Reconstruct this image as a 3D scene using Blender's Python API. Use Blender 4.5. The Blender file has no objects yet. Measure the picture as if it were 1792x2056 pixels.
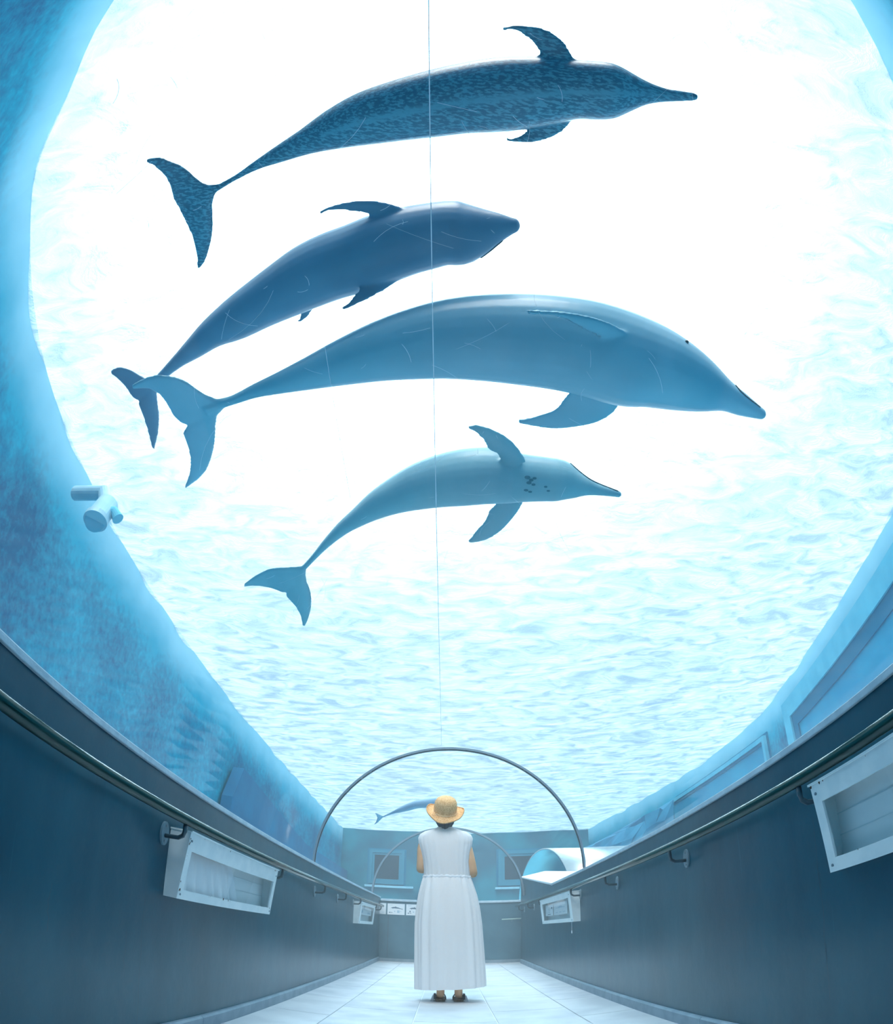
import bpy, bmesh, math, random
from mathutils import Vector, Matrix

# ------------------------------------------------------------------ camera, sky, exposure
scene = bpy.context.scene
COL = scene.collection
M = Matrix(((0.999902, -0.0109096, 0.00877313),
            (0.0, -0.62667252, -0.77928271),
            (0.01399954, 0.77920635, -0.62661111)))          # camera-to-world rotation
FPX, CX, CY, W_PX = 1253.0, 896.0, 1028.0, 1792.0
CAMLOC = Vector((0.0, 0.0, 0.6))
cam = bpy.data.cameras.new('camera')
cam.type = 'PANO'
try:
    cam.panorama_type = 'FISHEYE_EQUISOLID'
    cc = cam
except Exception:
    cc = cam.cycles
    cc.panorama_type = 'FISHEYE_EQUISOLID'
cc.fisheye_fov = math.radians(220)
cam.sensor_fit = 'AUTO'
cam.sensor_width = 36.0
cam.sensor_height = 36.0
cc.fisheye_lens = FPX / 2056.0 * 36.0
cam.clip_start = 0.01
cam.clip_end = 500
camo = bpy.data.objects.new('camera', cam)
COL.objects.link(camo)
mw = M.to_4x4()
mw.translation = CAMLOC
camo.matrix_world = mw
scene.camera = camo

scene.view_settings.view_transform = 'Standard'
scene.view_settings.look = 'None'
scene.view_settings.gamma = 1
scene.view_settings.use_curve_mapping = False
scene.view_settings.exposure = 0.42
scene.cycles.transparent_max_bounces = 24

SKY_BASE = (0.46, 0.68, 0.78)
SKY_LOBE = 16.0
world = bpy.data.worlds.new('sky')
scene.world = world
world.use_nodes = True
nt = world.node_tree
nt.nodes.clear()
wo = nt.nodes.new('ShaderNodeOutputWorld')
bg = nt.nodes.new('ShaderNodeBackground')
tcw = nt.nodes.new('ShaderNodeTexCoord')
dot = nt.nodes.new('ShaderNodeVectorMath'); dot.operation = 'DOT_PRODUCT'
dot.inputs[1].default_value = Vector((0.0, 0.40, 0.92)).normalized()
mx = nt.nodes.new('ShaderNodeMath'); mx.operation = 'MAXIMUM'; mx.inputs[1].default_value = 0
pw = nt.nodes.new('ShaderNodeMath'); pw.operation = 'POWER'; pw.inputs[1].default_value = 15.0
ml = nt.nodes.new('ShaderNodeMath'); ml.operation = 'MULTIPLY_ADD'
ml.inputs[1].default_value = SKY_LOBE; ml.inputs[2].default_value = 1.0
nt.links.new(tcw.outputs['Generated'], dot.inputs[0])
nt.links.new(dot.outputs['Value'], mx.inputs[0])
nt.links.new(mx.outputs[0], pw.inputs[0])
nt.links.new(pw.outputs[0], ml.inputs[0])
bg.inputs['Color'].default_value = SKY_BASE + (1,)
nt.links.new(ml.outputs[0], bg.inputs['Strength'])
nt.links.new(bg.outputs[0], wo.inputs[0])

fill_sun = bpy.data.lights.new('fill_sun', 'SUN'); fill_sun.energy = 3.6; fill_sun.angle = math.radians(35); fill_sun.color = (1.0, 0.94, 0.88)  # soft fill from behind the camera, added to brighten the white dress
suno = bpy.data.objects.new('fill_sun', fill_sun); COL.objects.link(suno)
suno.rotation_euler = Vector((0.05, 0.60, -0.80)).to_track_quat('-Z', 'Y').to_euler()

# ------------------------------------------------------------------ helpers
def ray(px, py):
    """direction in the world of a point of the photograph (equisolid fisheye lens)"""
    x = px - CX; y = CY - py
    r = math.hypot(x, y) + 1e-9
    t = 2 * math.asin(min(1, r / (2 * FPX)))
    return (M @ Vector((math.sin(t) * x / r, math.sin(t) * y / r, -math.cos(t)))).normalized()
def on_x(px, py, X): d = ray(px, py); return CAMLOC + d * (X / d.x)
def on_y(px, py, Y): d = ray(px, py); return CAMLOC + d * (Y / d.y)
def on_z(px, py, Z): d = ray(px, py); return CAMLOC + d * ((Z - CAMLOC.z) / d.z)

def tag(o, label=None, cat=None, group=None, kind=None):
    if label: o['label'] = label
    if cat: o['category'] = cat
    if group: o['group'] = group
    if kind: o['kind'] = kind
    return o
def obj(name, bm, mat, parent=None, smooth=False, loc=None):
    me = bpy.data.meshes.new(name)
    bmesh.ops.recalc_face_normals(bm, faces=bm.faces)
    bm.to_mesh(me); bm.free()
    if smooth:
        for p in me.polygons: p.use_smooth = True
    if mat is not None: me.materials.append(mat)
    o = bpy.data.objects.new(name, me)
    COL.objects.link(o)
    if parent is not None: o.parent = parent
    if loc is not None: o.location = loc
    return o
def empty(name, loc, rz=0.0):
    o = bpy.data.objects.new(name, None)
    COL.objects.link(o); o.location = loc; o.rotation_euler = (0, 0, rz)
    return o
def NB(): return bmesh.new()
def box(bm, x0, x1, y0, y1, z0, z1, bev=0.0):
    vs = [bm.verts.new((x, y, z)) for z in (z0, z1) for y in (y0, y1) for x in (x0, x1)]
    fs = [(0, 2, 3, 1), (4, 5, 7, 6), (0, 1, 5, 4), (2, 6, 7, 3), (0, 4, 6, 2), (1, 3, 7, 5)]
    faces = [bm.faces.new([vs[i] for i in f]) for f in fs]
    if bev > 0:
        es = list({e for f in faces for e in f.edges})
        bmesh.ops.bevel(bm, geom=es, offset=bev, segments=2, affect='EDGES', profile=0.5)
    return vs
def hexa(bm, P):
    """8 points: bottom 4 ring, top 4 ring"""
    v = [bm.verts.new(p) for p in P]
    for f in ((0, 1, 2, 3), (7, 6, 5, 4), (0, 4, 5, 1), (1, 5, 6, 2), (2, 6, 7, 3), (3, 7, 4, 0)):
        bm.faces.new([v[i] for i in f])
    return v
def ringframe(bm, o0, i0, o1, i1):
    """one closed frame: outer and inner loops at the back (0) and at the front (1)"""
    O0, I0, O1, I1 = [[bm.verts.new(p) for p in q] for q in (o0, i0, o1, i1)]
    for k in range(4):
        m_ = (k + 1) % 4
        bm.faces.new((O0[k], O0[m_], I0[m_], I0[k])); bm.faces.new((O1[k], I1[k], I1[m_], O1[m_]))
        bm.faces.new((O0[k], O1[k], O1[m_], O0[m_])); bm.faces.new((I0[k], I0[m_], I1[m_], I1[k]))
def ring_frame(t, up=Vector((0, 0, 1))):
    t = t.normalized()
    if abs(t.dot(up)) > 0.98: up = Vector((0, 1, 0))
    a = t.cross(up).normalized(); b = a.cross(t).normalized()
    return a, b
def tube(bm, pts, rad, n=10, cap=True, sq=1.0):
    pts = [Vector(p) for p in pts]
    rads = rad if isinstance(rad, (list, tuple)) else [rad] * len(pts)
    rings = []
    for i, p in enumerate(pts):
        t = pts[min(i + 1, len(pts) - 1)] - pts[max(i - 1, 0)]
        a, b = ring_frame(t)
        rings.append([bm.verts.new(p + a * (rads[i] * math.cos(k * 2 * math.pi / n)) + b * (rads[i] * sq * math.sin(k * 2 * math.pi / n))) for k in range(n)])
    for r0, r1 in zip(rings, rings[1:]):
        for k in range(n):
            bm.faces.new((r0[k], r0[(k + 1) % n], r1[(k + 1) % n], r1[k]))
    if cap:
        bm.faces.new(rings[0]); bm.faces.new(rings[-1][::-1])
    return rings
def loft(bm, rings, cap0=True, cap1=True, closed=True):
    R = [[bm.verts.new(p) for p in r] for r in rings]
    n = len(R[0])
    for a, b in zip(R, R[1:]):
        for k in range(n if closed else n - 1):
            bm.faces.new((a[k], a[(k + 1) % n], b[(k + 1) % n], b[k]))
    if cap0: bm.faces.new(R[0])
    if cap1: bm.faces.new(R[-1][::-1])
    return R
def prism(bm, poly, ax, a0, a1):
    """extrude a 2-D polygon along axis ax (0,1,2)"""
    def mk(u, v, w):
        return {0: (w, u, v), 1: (u, w, v), 2: (u, v, w)}[ax]
    A = [bm.verts.new(mk(u, v, a0)) for u, v in poly]
    B = [bm.verts.new(mk(u, v, a1)) for u, v in poly]
    bm.faces.new(A); bm.faces.new(B[::-1])
    n = len(poly)
    for i in range(n): bm.faces.new((A[i], B[i], B[(i + 1) % n], A[(i + 1) % n]))
def catmull(P, sub=4):
    P = [tuple(p) for p in P]; out = []
    n = len(P)
    for i in range(n - 1):
        p0 = P[max(i - 1, 0)]; p1 = P[i]; p2 = P[i + 1]; p3 = P[min(i + 2, n - 1)]
        for s in range(sub):
            t = s / sub
            out.append(tuple(0.5 * ((2 * b) + (-a + c) * t + (2 * a - 5 * b + 4 * c - d) * t * t + (-a + 3 * b - 3 * c + d) * t ** 3)
                             for a, b, c, d in zip(p0, p1, p2, p3)))
    out.append(P[-1])
    return out
def resample(P, n):
    """n points evenly spaced along a polyline of tuples"""
    P = [Vector(p) for p in P]
    L = [0]
    for a, b in zip(P, P[1:]): L.append(L[-1] + (b - a).length)
    out = []
    for i in range(n):
        s = L[-1] * i / (n - 1)
        k = 0
        while k < len(L) - 2 and L[k + 1] < s: k += 1
        d = L[k + 1] - L[k]
        out.append(P[k].lerp(P[k + 1], 0 if d < 1e-9 else (s - L[k]) / d))
    return out

# ------------------------------------------------------------------ materials
def mat_base(name):
    m = bpy.data.materials.new(name); m.use_nodes = True
    nt = m.node_tree; nt.nodes.clear()
    out = nt.nodes.new('ShaderNodeOutputMaterial')
    return m, nt, out
def node(nt, t, **kw):
    n = nt.nodes.new(t)
    for k, v in kw.items():
        if k in n.inputs: n.inputs[k].default_value = v
        else: setattr(n, k, v)
    return n
def pbr(name, col, rough=0.5, spec=0.5, metal=0.0, col2=None, nscale=8, bump=0.0, bscale=60, coat=0.0, stretch=None, lo=0.4, hi=0.6, detail=5, trans=0.0):
    m, nt, out = mat_base(name)
    b = nt.nodes.new('ShaderNodeBsdfPrincipled')
    b.inputs['Base Color'].default_value = tuple(col) + (1,)
    b.inputs['Roughness'].default_value = rough
    b.inputs['Specular IOR Level'].default_value = spec
    b.inputs['Metallic'].default_value = metal
    b.inputs['Coat Weight'].default_value = coat
    b.inputs['Coat Roughness'].default_value = 0.25
    tc = nt.nodes.new('ShaderNodeTexCoord')
    mp = nt.nodes.new('ShaderNodeMapping')
    if stretch: mp.inputs['Scale'].default_value = stretch
    nt.links.new(tc.outputs['Object'], mp.inputs[0])
    if col2 is not None:
        nz = node(nt, 'ShaderNodeTexNoise'); nz.inputs['Scale'].default_value = nscale; nz.inputs['Detail'].default_value = detail
        rp = nt.nodes.new('ShaderNodeValToRGB')
        rp.color_ramp.elements[0].position = lo; rp.color_ramp.elements[1].position = hi
        rp.color_ramp.elements[0].color = tuple(col) + (1,); rp.color_ramp.elements[1].color = tuple(col2) + (1,)
        nt.links.new(mp.outputs[0], nz.inputs['Vector']); nt.links.new(nz.outputs['Fac'], rp.inputs[0])
        nt.links.new(rp.outputs[0], b.inputs['Base Color'])
    if bump > 0:
        nz = node(nt, 'ShaderNodeTexNoise'); nz.inputs['Scale'].default_value = bscale; nz.inputs['Detail'].default_value = 4
        bp = nt.nodes.new('ShaderNodeBump'); bp.inputs['Strength'].default_value = bump; bp.inputs['Distance'].default_value = 0.01
        nt.links.new(mp.outputs[0], nz.inputs['Vector']); nt.links.new(nz.outputs['Fac'], bp.inputs['Height'])
        nt.links.new(bp.outputs[0], b.inputs['Normal'])
    nt.links.new(b.outputs[0], out.inputs['Surface'])
    return m

MAT = {}
# painted tunnel wall: dark teal gloss paint with long vertical drips and scratches
def wall_paint():
    m, nt, out = mat_base('painted_wall')
    b = nt.nodes.new('ShaderNodeBsdfPrincipled')
    tc = nt.nodes.new('ShaderNodeTexCoord')
    mp = nt.nodes.new('ShaderNodeMapping'); mp.inputs['Scale'].default_value = (3, 3, 0.6)
    nt.links.new(tc.outputs['Object'], mp.inputs[0])
    n1 = node(nt, 'ShaderNodeTexNoise'); n1.inputs['Scale'].default_value = 1.2; n1.inputs['Detail'].default_value = 6
    nt.links.new(mp.outputs[0], n1.inputs['Vector'])
    rp = nt.nodes.new('ShaderNodeValToRGB')
    e = rp.color_ramp.elements
    e[0].position = 0.30; e[0].color = (0.003, 0.060, 0.100, 1)
    e[1].position = 0.72; e[1].color = (0.006, 0.088, 0.138, 1)
    nt.links.new(n1.outputs['Fac'], rp.inputs[0])
    mp2 = nt.nodes.new('ShaderNodeMapping'); mp2.inputs['Scale'].default_value = (14, 14, 0.7)
    nt.links.new(tc.outputs['Object'], mp2.inputs[0])
    n2 = node(nt, 'ShaderNodeTexNoise'); n2.inputs['Scale'].default_value = 3.0; n2.inputs['Detail'].default_value = 3
    nt.links.new(mp2.outputs[0], n2.inputs['Vector'])
    r2 = nt.nodes.new('ShaderNodeValToRGB')
    r2.color_ramp.elements[0].position = 0.70; r2.color_ramp.elements[0].color = (0, 0, 0, 1)
    r2.color_ramp.elements[1].position = 0.78; r2.color_ramp.elements[1].color = (1, 1, 1, 1)
    nt.links.new(n2.outputs['Fac'], r2.inputs[0])
    mx = nt.nodes.new('ShaderNodeMixRGB'); mx.inputs['Color2'].default_value = (0.02, 0.13, 0.19, 1)
    mu = nt.nodes.new('ShaderNodeMath'); mu.operation = 'MULTIPLY'; mu.inputs[1].default_value = 0.35
    nt.links.new(r2.outputs[0], mu.inputs[0]); nt.links.new(mu.outputs[0], mx.inputs[0]); nt.links.new(rp.outputs[0], mx.inputs['Color1'])
    nt.links.new(mx.outputs[0], b.inputs['Base Color'])
    b.inputs['Roughness'].default_value = 0.32
    b.inputs['Specular IOR Level'].default_value = 0.5
    n3 = node(nt, 'ShaderNodeTexNoise'); n3.inputs['Scale'].default_value = 2.2; n3.inputs['Detail'].default_value = 7
    nt.links.new(tc.outputs['Object'], n3.inputs['Vector'])
    bp = nt.nodes.new('ShaderNodeBump'); bp.inputs['Strength'].default_value = 0.35; bp.inputs['Distance'].default_value = 0.02
    nt.links.new(n3.outputs['Fac'], bp.inputs['Height']); nt.links.new(bp.outputs[0], b.inputs['Normal'])
    nt.links.new(b.outputs[0], out.inputs['Surface'])
    return m
MAT['wall'] = wall_paint()
MAT['cap'] = pbr('ledge_paint', (0.40, 0.54, 0.64), 0.4, col2=(0.50, 0.63, 0.72), nscale=14, bump=0.2, bscale=50)
MAT['base'] = pbr('baseboard_vinyl', (0.17, 0.26, 0.33), 0.45, col2=(0.23, 0.32, 0.39), nscale=10)
MAT['floor'] = pbr('floor_sheet', (0.44, 0.47, 0.52), 0.5, col2=(0.55, 0.58, 0.62), nscale=3.5, detail=9, lo=0.35, hi=0.62, bump=0.35, bscale=260)
MAT['floor2'] = pbr('floor_sheet_worn', (0.40, 0.44, 0.50), 0.5, col2=(0.54, 0.57, 0.62), nscale=4.5, detail=9, lo=0.35, hi=0.62, bump=0.35, bscale=260)
MAT['joint'] = pbr('floor_joint', (0.70, 0.74, 0.78), 0.6)
MAT['rail'] = pbr('rail_coating', (0.010, 0.050, 0.046), 0.12, spec=0.6, coat=0.3)
MAT['bracket'] = pbr('bracket_paint', (0.035, 0.08, 0.11), 0.3, spec=0.6)
MAT['plate'] = pbr('bracket_plate', (0.16, 0.27, 0.34), 0.3, spec=0.6)
MAT['steel'] = pbr('rib_metal', (0.24, 0.31, 0.37), 0.32, metal=0.6)
MAT['seal'] = pbr('rib_seal', (0.05, 0.08, 0.10), 0.5)
MAT['boxw'] = pbr('box_enamel', (0.66, 0.77, 0.81), 0.38, col2=(0.74, 0.83, 0.86), nscale=12)
MAT['boxin'] = pbr('box_inside', (0.90, 0.95, 0.97), 0.5)
MAT['rust'] = pbr('rust', (0.045, 0.02, 0.015), 0.9, col2=(0.10, 0.05, 0.03), nscale=60)
MAT['paper'] = pbr('sign_paper', (0.78, 0.84, 0.89), 0.5)
MAT['paper_frame'] = pbr('sign_edge', (0.35, 0.47, 0.55), 0.5)
MAT['ink'] = pbr('print_ink', (0.06, 0.14, 0.22), 0.6)
MAT['inkpale'] = pbr('print_pale', (0.42, 0.58, 0.70), 0.6)
MAT['dress'] = pbr('white_cotton', (0.90, 0.92, 0.95), 0.85, spec=0.2, bump=0.5, bscale=32)
def cotton():
    m, nt, out = mat_base('white_cotton')
    d = nt.nodes.new('ShaderNodeBsdfDiffuse'); d.inputs[0].default_value = (0.93, 0.95, 0.98, 1)
    t = nt.nodes.new('ShaderNodeBsdfTranslucent'); t.inputs[0].default_value = (0.93, 0.95, 0.98, 1)
    g = nt.nodes.new('ShaderNodeTexCoord')
    mp = nt.nodes.new('ShaderNodeMapping'); mp.inputs['Scale'].default_value = (1, 1, 0.35)
    nz = nt.nodes.new('ShaderNodeTexNoise'); nz.inputs['Scale'].default_value = 24; nz.inputs['Detail'].default_value = 6; nz.inputs['Distortion'].default_value = 0.8
    bp = nt.nodes.new('ShaderNodeBump'); bp.inputs['Strength'].default_value = 0.6; bp.inputs['Distance'].default_value = 0.01
    nt.links.new(g.outputs['Object'], mp.inputs[0]); nt.links.new(mp.outputs[0], nz.inputs['Vector'])
    nt.links.new(nz.outputs['Fac'], bp.inputs['Height']); nt.links.new(bp.outputs[0], d.inputs['Normal'])
    mi = nt.nodes.new('ShaderNodeMixShader'); mi.inputs[0].default_value = 0.35
    nt.links.new(d.outputs[0], mi.inputs[1]); nt.links.new(t.outputs[0], mi.inputs[2]); nt.links.new(mi.outputs[0], out.inputs['Surface'])
    return m
MAT['dress'] = cotton()
MAT['skin'] = pbr('skin', (0.66, 0.38, 0.21), 0.55, spec=0.3, col2=(0.70, 0.42, 0.25), nscale=12)
MAT['hair'] = pbr('dark_hair', (0.035, 0.035, 0.045), 0.5, bump=0.6, bscale=150, stretch=(1, 1, .1))
MAT['straw'] = pbr('straw', (0.74, 0.40, 0.17), 0.8, spec=0.2, col2=(0.90, 0.56, 0.28), nscale=110, bump=0.8, bscale=190, lo=0.42, hi=0.58)
MAT['cord'] = pbr('hat_cord', (0.90, 0.62, 0.34), 0.8)
MAT['shoe'] = pbr('sandal_leather', (0.02, 0.022, 0.028), 0.5)
MAT['sole'] = pbr('cork_sole', (0.16, 0.11, 0.07), 0.8)
MAT['buckle'] = pbr('pale_buckle', (0.62, 0.68, 0.74), 0.35)
MAT['pipe'] = pbr('pipe_plastic', (0.34, 0.55, 0.64), 0.5, col2=(0.27, 0.48, 0.58), nscale=6)
MAT['seam'] = pbr('seam_white', (0.75, 0.85, 0.92), 0.4)
MAT['winframe'] = pbr('window_frame_blue', (0.14, 0.50, 0.63), 0.8, spec=0.1, col2=(0.10, 0.43, 0.57), nscale=3)
MAT['endframe'] = pbr('end_window_frame', (0.03, 0.20, 0.29), 0.8, spec=0.1)
MAT['winpane'] = pbr('window_dark_glass', (0.0, 0.018, 0.045), 0.6, spec=0.1)
MAT['winpane2'] = pbr('window_blue_glass', (0.0, 0.27, 0.44), 0.7, spec=0.1, col2=(0.0, 0.33, 0.50), nscale=1)
MAT['wingap'] = pbr('window_gasket', (0.0, 0.16, 0.28), 0.9, spec=0.05)
MAT['concrete'] = pbr('rim_concrete', (0.30, 0.36, 0.38), 0.9)
MAT['black'] = pbr('shade_block_paint', (0.03, 0.06, 0.08), 0.6)

# pool wall paint: bright blue with algae growing below the water line (world z ~2.3-3.6)
def pool_paint():
    m, nt, out = mat_base('pool_paint')
    b = nt.nodes.new('ShaderNodeBsdfPrincipled'); b.inputs['Roughness'].default_value = 0.8; b.inputs['Specular IOR Level'].default_value = 0.1
    g = nt.nodes.new('ShaderNodeNewGeometry')
    sx = nt.nodes.new('ShaderNodeSeparateXYZ'); nt.links.new(g.outputs['Position'], sx.inputs[0])
    n1 = node(nt, 'ShaderNodeTexNoise'); n1.inputs['Scale'].default_value = 1.1; n1.inputs['Detail'].default_value = 5
    nt.links.new(g.outputs['Position'], n1.inputs['Vector'])
    n2 = node(nt, 'ShaderNodeTexNoise'); n2.inputs['Scale'].default_value = 13; n2.inputs['Detail'].default_value = 8; n2.inputs['Roughness'].default_value = 0.7
    nt.links.new(g.outputs['Position'], n2.inputs['Vector'])
    a = nt.nodes.new('ShaderNodeMath'); a.operation = 'MULTIPLY_ADD'; a.inputs[1].default_value = 0.9; 
    nt.links.new(n1.outputs['Fac'], a.inputs[0]); nt.links.new(n2.outputs['Fac'], a.inputs[2])   # ~ .45+.5
    # growth band by height
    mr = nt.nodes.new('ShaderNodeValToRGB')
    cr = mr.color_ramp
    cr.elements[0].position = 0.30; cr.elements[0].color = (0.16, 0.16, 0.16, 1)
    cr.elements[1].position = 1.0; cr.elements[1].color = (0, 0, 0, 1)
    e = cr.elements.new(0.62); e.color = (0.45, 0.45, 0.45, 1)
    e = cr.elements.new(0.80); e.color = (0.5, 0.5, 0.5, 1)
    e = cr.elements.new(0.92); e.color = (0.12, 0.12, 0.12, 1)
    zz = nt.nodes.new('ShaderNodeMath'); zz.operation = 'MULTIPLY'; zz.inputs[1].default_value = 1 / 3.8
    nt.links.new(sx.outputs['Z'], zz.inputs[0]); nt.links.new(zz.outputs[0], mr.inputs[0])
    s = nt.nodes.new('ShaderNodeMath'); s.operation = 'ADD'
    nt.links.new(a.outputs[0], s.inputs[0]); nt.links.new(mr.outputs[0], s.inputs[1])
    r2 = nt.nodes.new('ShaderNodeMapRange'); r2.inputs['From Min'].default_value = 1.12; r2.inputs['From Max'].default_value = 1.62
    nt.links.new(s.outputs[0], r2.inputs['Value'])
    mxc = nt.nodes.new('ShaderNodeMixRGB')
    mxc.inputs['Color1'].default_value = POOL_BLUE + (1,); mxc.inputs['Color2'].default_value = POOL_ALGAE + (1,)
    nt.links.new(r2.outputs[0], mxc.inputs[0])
    # pale band towards the water line, softening the wall's top edge
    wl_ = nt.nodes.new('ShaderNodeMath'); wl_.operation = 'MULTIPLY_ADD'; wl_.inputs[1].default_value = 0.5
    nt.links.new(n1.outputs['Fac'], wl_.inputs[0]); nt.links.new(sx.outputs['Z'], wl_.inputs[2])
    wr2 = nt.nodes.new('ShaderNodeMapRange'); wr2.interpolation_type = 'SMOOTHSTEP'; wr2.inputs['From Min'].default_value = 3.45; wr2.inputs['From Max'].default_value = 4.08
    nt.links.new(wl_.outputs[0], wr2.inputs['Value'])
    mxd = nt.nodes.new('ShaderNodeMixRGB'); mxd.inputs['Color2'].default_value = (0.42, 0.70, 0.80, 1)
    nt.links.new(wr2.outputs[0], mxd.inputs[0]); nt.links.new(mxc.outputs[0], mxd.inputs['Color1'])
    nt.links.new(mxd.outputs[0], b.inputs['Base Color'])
    nt.links.new(b.outputs[0], out.inputs['Surface'])
    return m
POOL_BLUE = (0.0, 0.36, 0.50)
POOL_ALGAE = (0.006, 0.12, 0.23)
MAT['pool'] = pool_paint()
MAT['poolfloor'] = pbr('pool_bottom', (0.05, 0.34, 0.46), 0.9, col2=(0.12, 0.45, 0.56), nscale=1.5)
MAT['deep'] = pbr('deep_blue_paint', (0.0, 0.16, 0.30), 0.9, col2=(0.0, 0.11, 0.23), nscale=1.2)
MAT['endwall'] = pbr('end_wall_paint', (0.0, 0.09, 0.15), 0.9, col2=(0.0, 0.19, 0.26), nscale=0.8, detail=12)
MAT['rock'] = pbr('dark_rock', (0.01, 0.12, 0.22), 0.9, col2=(0.02, 0.18, 0.30), nscale=2, bump=0.5, bscale=5)

def acrylic():
    m, nt, out = mat_base('acrylic')
    tr = nt.nodes.new('ShaderNodeBsdfTransparent'); tr.inputs[0].default_value = (0.985, 0.995, 1, 1)
    gl = nt.nodes.new('ShaderNodeBsdfGlossy'); gl.inputs['Roughness'].default_value = 0.03
    lw = nt.nodes.new('ShaderNodeLayerWeight'); lw.inputs['Blend'].default_value = 0.5
    p3 = nt.nodes.new('ShaderNodeMath'); p3.operation = 'POWER'; p3.inputs[1].default_value = 3.0
    mr = nt.nodes.new('ShaderNodeMapRange'); mr.inputs['To Max'].default_value = 0.14; mr.inputs['To Min'].default_value = 0.008
    nt.links.new(lw.outputs['Facing'], p3.inputs[0]); nt.links.new(p3.outputs[0], mr.inputs['Value'])
    mi = nt.nodes.new('ShaderNodeMixShader')
    nt.links.new(mr.outputs[0], mi.inputs[0]); nt.links.new(tr.outputs[0], mi.inputs[1]); nt.links.new(gl.outputs[0], mi.inputs[2])
    nt.links.new(mi.outputs[0], out.inputs['Surface'])
    return m
MAT['acrylic'] = acrylic()
def shiny_acrylic():
    m, nt, out = mat_base('acrylic_seen_from_the_water')
    tr = nt.nodes.new('ShaderNodeBsdfTransparent'); tr.inputs[0].default_value = (0.8, 0.93, 1, 1)
    gl = nt.nodes.new('ShaderNodeBsdfGlossy'); gl.inputs['Roughness'].default_value = 0.25
    mi = nt.nodes.new('ShaderNodeMixShader'); mi.inputs[0].default_value = 0.75
    nt.links.new(tr.outputs[0], mi.inputs[1]); nt.links.new(gl.outputs[0], mi.inputs[2])
    nt.links.new(mi.outputs[0], out.inputs['Surface'])
    return m
MAT['acrylic_mirror'] = shiny_acrylic()
def glass_pane():
    m, nt, out = mat_base('clear_pane')
    tr = nt.nodes.new('ShaderNodeBsdfTransparent'); tr.inputs[0].default_value = (0.93, 0.97, 0.98, 1)
    gl = nt.nodes.new('ShaderNodeBsdfGlossy'); gl.inputs['Roughness'].default_value = 0.02
    lw = nt.nodes.new('ShaderNodeLayerWeight'); lw.inputs['Blend'].default_value = 0.5
    p3 = nt.nodes.new('ShaderNodeMath'); p3.operation = 'POWER'; p3.inputs[1].default_value = 3.0
    mr = nt.nodes.new('ShaderNodeMapRange'); mr.inputs['To Max'].default_value = 0.5; mr.inputs['To Min'].default_value = 0.03
    nt.links.new(lw.outputs['Facing'], p3.inputs[0]); nt.links.new(p3.outputs[0], mr.inputs['Value'])
    mi = nt.nodes.new('ShaderNodeMixShader')
    nt.links.new(mr.outputs[0], mi.inputs[0]); nt.links.new(tr.outputs[0], mi.inputs[1]); nt.links.new(gl.outputs[0], mi.inputs[2])
    nt.links.new(mi.outputs[0], out.inputs['Surface'])
    return m
MAT['glass'] = glass_pane()

def surface_mat():
    """underside of a wind-rippled water surface: clear where calm, milky where the ripples turn the light"""
    m, nt, out = mat_base('water_surface')
    g = nt.nodes.new('ShaderNodeTexCoord')
    mp = nt.nodes.new('ShaderNodeMapping'); mp.inputs['Scale'].default_value = (0.75, 1.5, 1); mp.inputs['Rotation'].default_value = (0, 0, 0.2)
    nt.links.new(g.outputs['Object'], mp.inputs[0])
    n1 = node(nt, 'ShaderNodeTexNoise'); n1.inputs['Scale'].default_value = 3.4; n1.inputs['Detail'].default_value = 9; n1.inputs['Roughness'].default_value = 0.62; n1.inputs['Distortion'].default_value = 0.9
    nt.links.new(mp.outputs[0], n1.inputs['Vector'])
    n2 = node(nt, 'ShaderNodeTexNoise'); n2.inputs['Scale'].default_value = 0.35; n2.inputs['Detail'].default_value = 3
    nt.links.new(g.outputs['Object'], n2.inputs['Vector'])
    bp = nt.nodes.new('ShaderNodeBump'); bp.inputs['Strength'].default_value = 1.0; bp.inputs['Distance'].default_value = 0.12
    nt.links.new(n1.outputs['Fac'], bp.inputs['Height'])
    lw = nt.nodes.new('ShaderNodeLayerWeight'); lw.inputs['Blend'].default_value = 0.5
    nt.links.new(bp.outputs[0], lw.inputs['Normal'])
    # facing 0 overhead .. 1 grazing
    mr = nt.nodes.new('ShaderNodeMapRange'); mr.interpolation_type = 'SMOOTHSTEP'
    mr.inputs['From Min'].default_value = SURF_LO; mr.inputs['From Max'].default_value = SURF_HI
    mr.inputs['To Min'].default_value = 0.0; mr.inputs['To Max'].default_value = SURF_MAX
    nt.links.new(lw.outputs['Facing'], mr.inputs['Value'])
    rp = nt.nodes.new('ShaderNodeValToRGB')
    rp.color_ramp.elements[0].position = 0.38; rp.color_ramp.elements[0].color = SURF_C0 + (1,)
    rp.color_ramp.elements[1].position = 0.58; rp.color_ramp.elements[1].color = SURF_C1 + (1,)
    nt.links.new(n1.outputs['Fac'], rp.inputs[0])
    tr = nt.nodes.new('ShaderNodeBsdfTransparent')
    tl = nt.nodes.new('ShaderNodeBsdfTranslucent')
    nt.links.new(rp.outputs[0], tl.inputs[0])
    mi = nt.nodes.new('ShaderNodeMixShader')
    nt.links.new(mr.outputs[0], mi.inputs[0]); nt.links.new(tr.outputs[0], mi.inputs[1]); nt.links.new(tl.outputs[0], mi.inputs[2])
    nt.links.new(mi.outputs[0], out.inputs['Surface'])
    return m
SURF_LO, SURF_HI, SURF_MAX = 0.08, 0.80, 0.92
SURF_C0, SURF_C1 = (0.15, 0.20, 0.27), (0.46, 0.48, 0.52)
MAT['surface'] = surface_mat()

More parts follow.
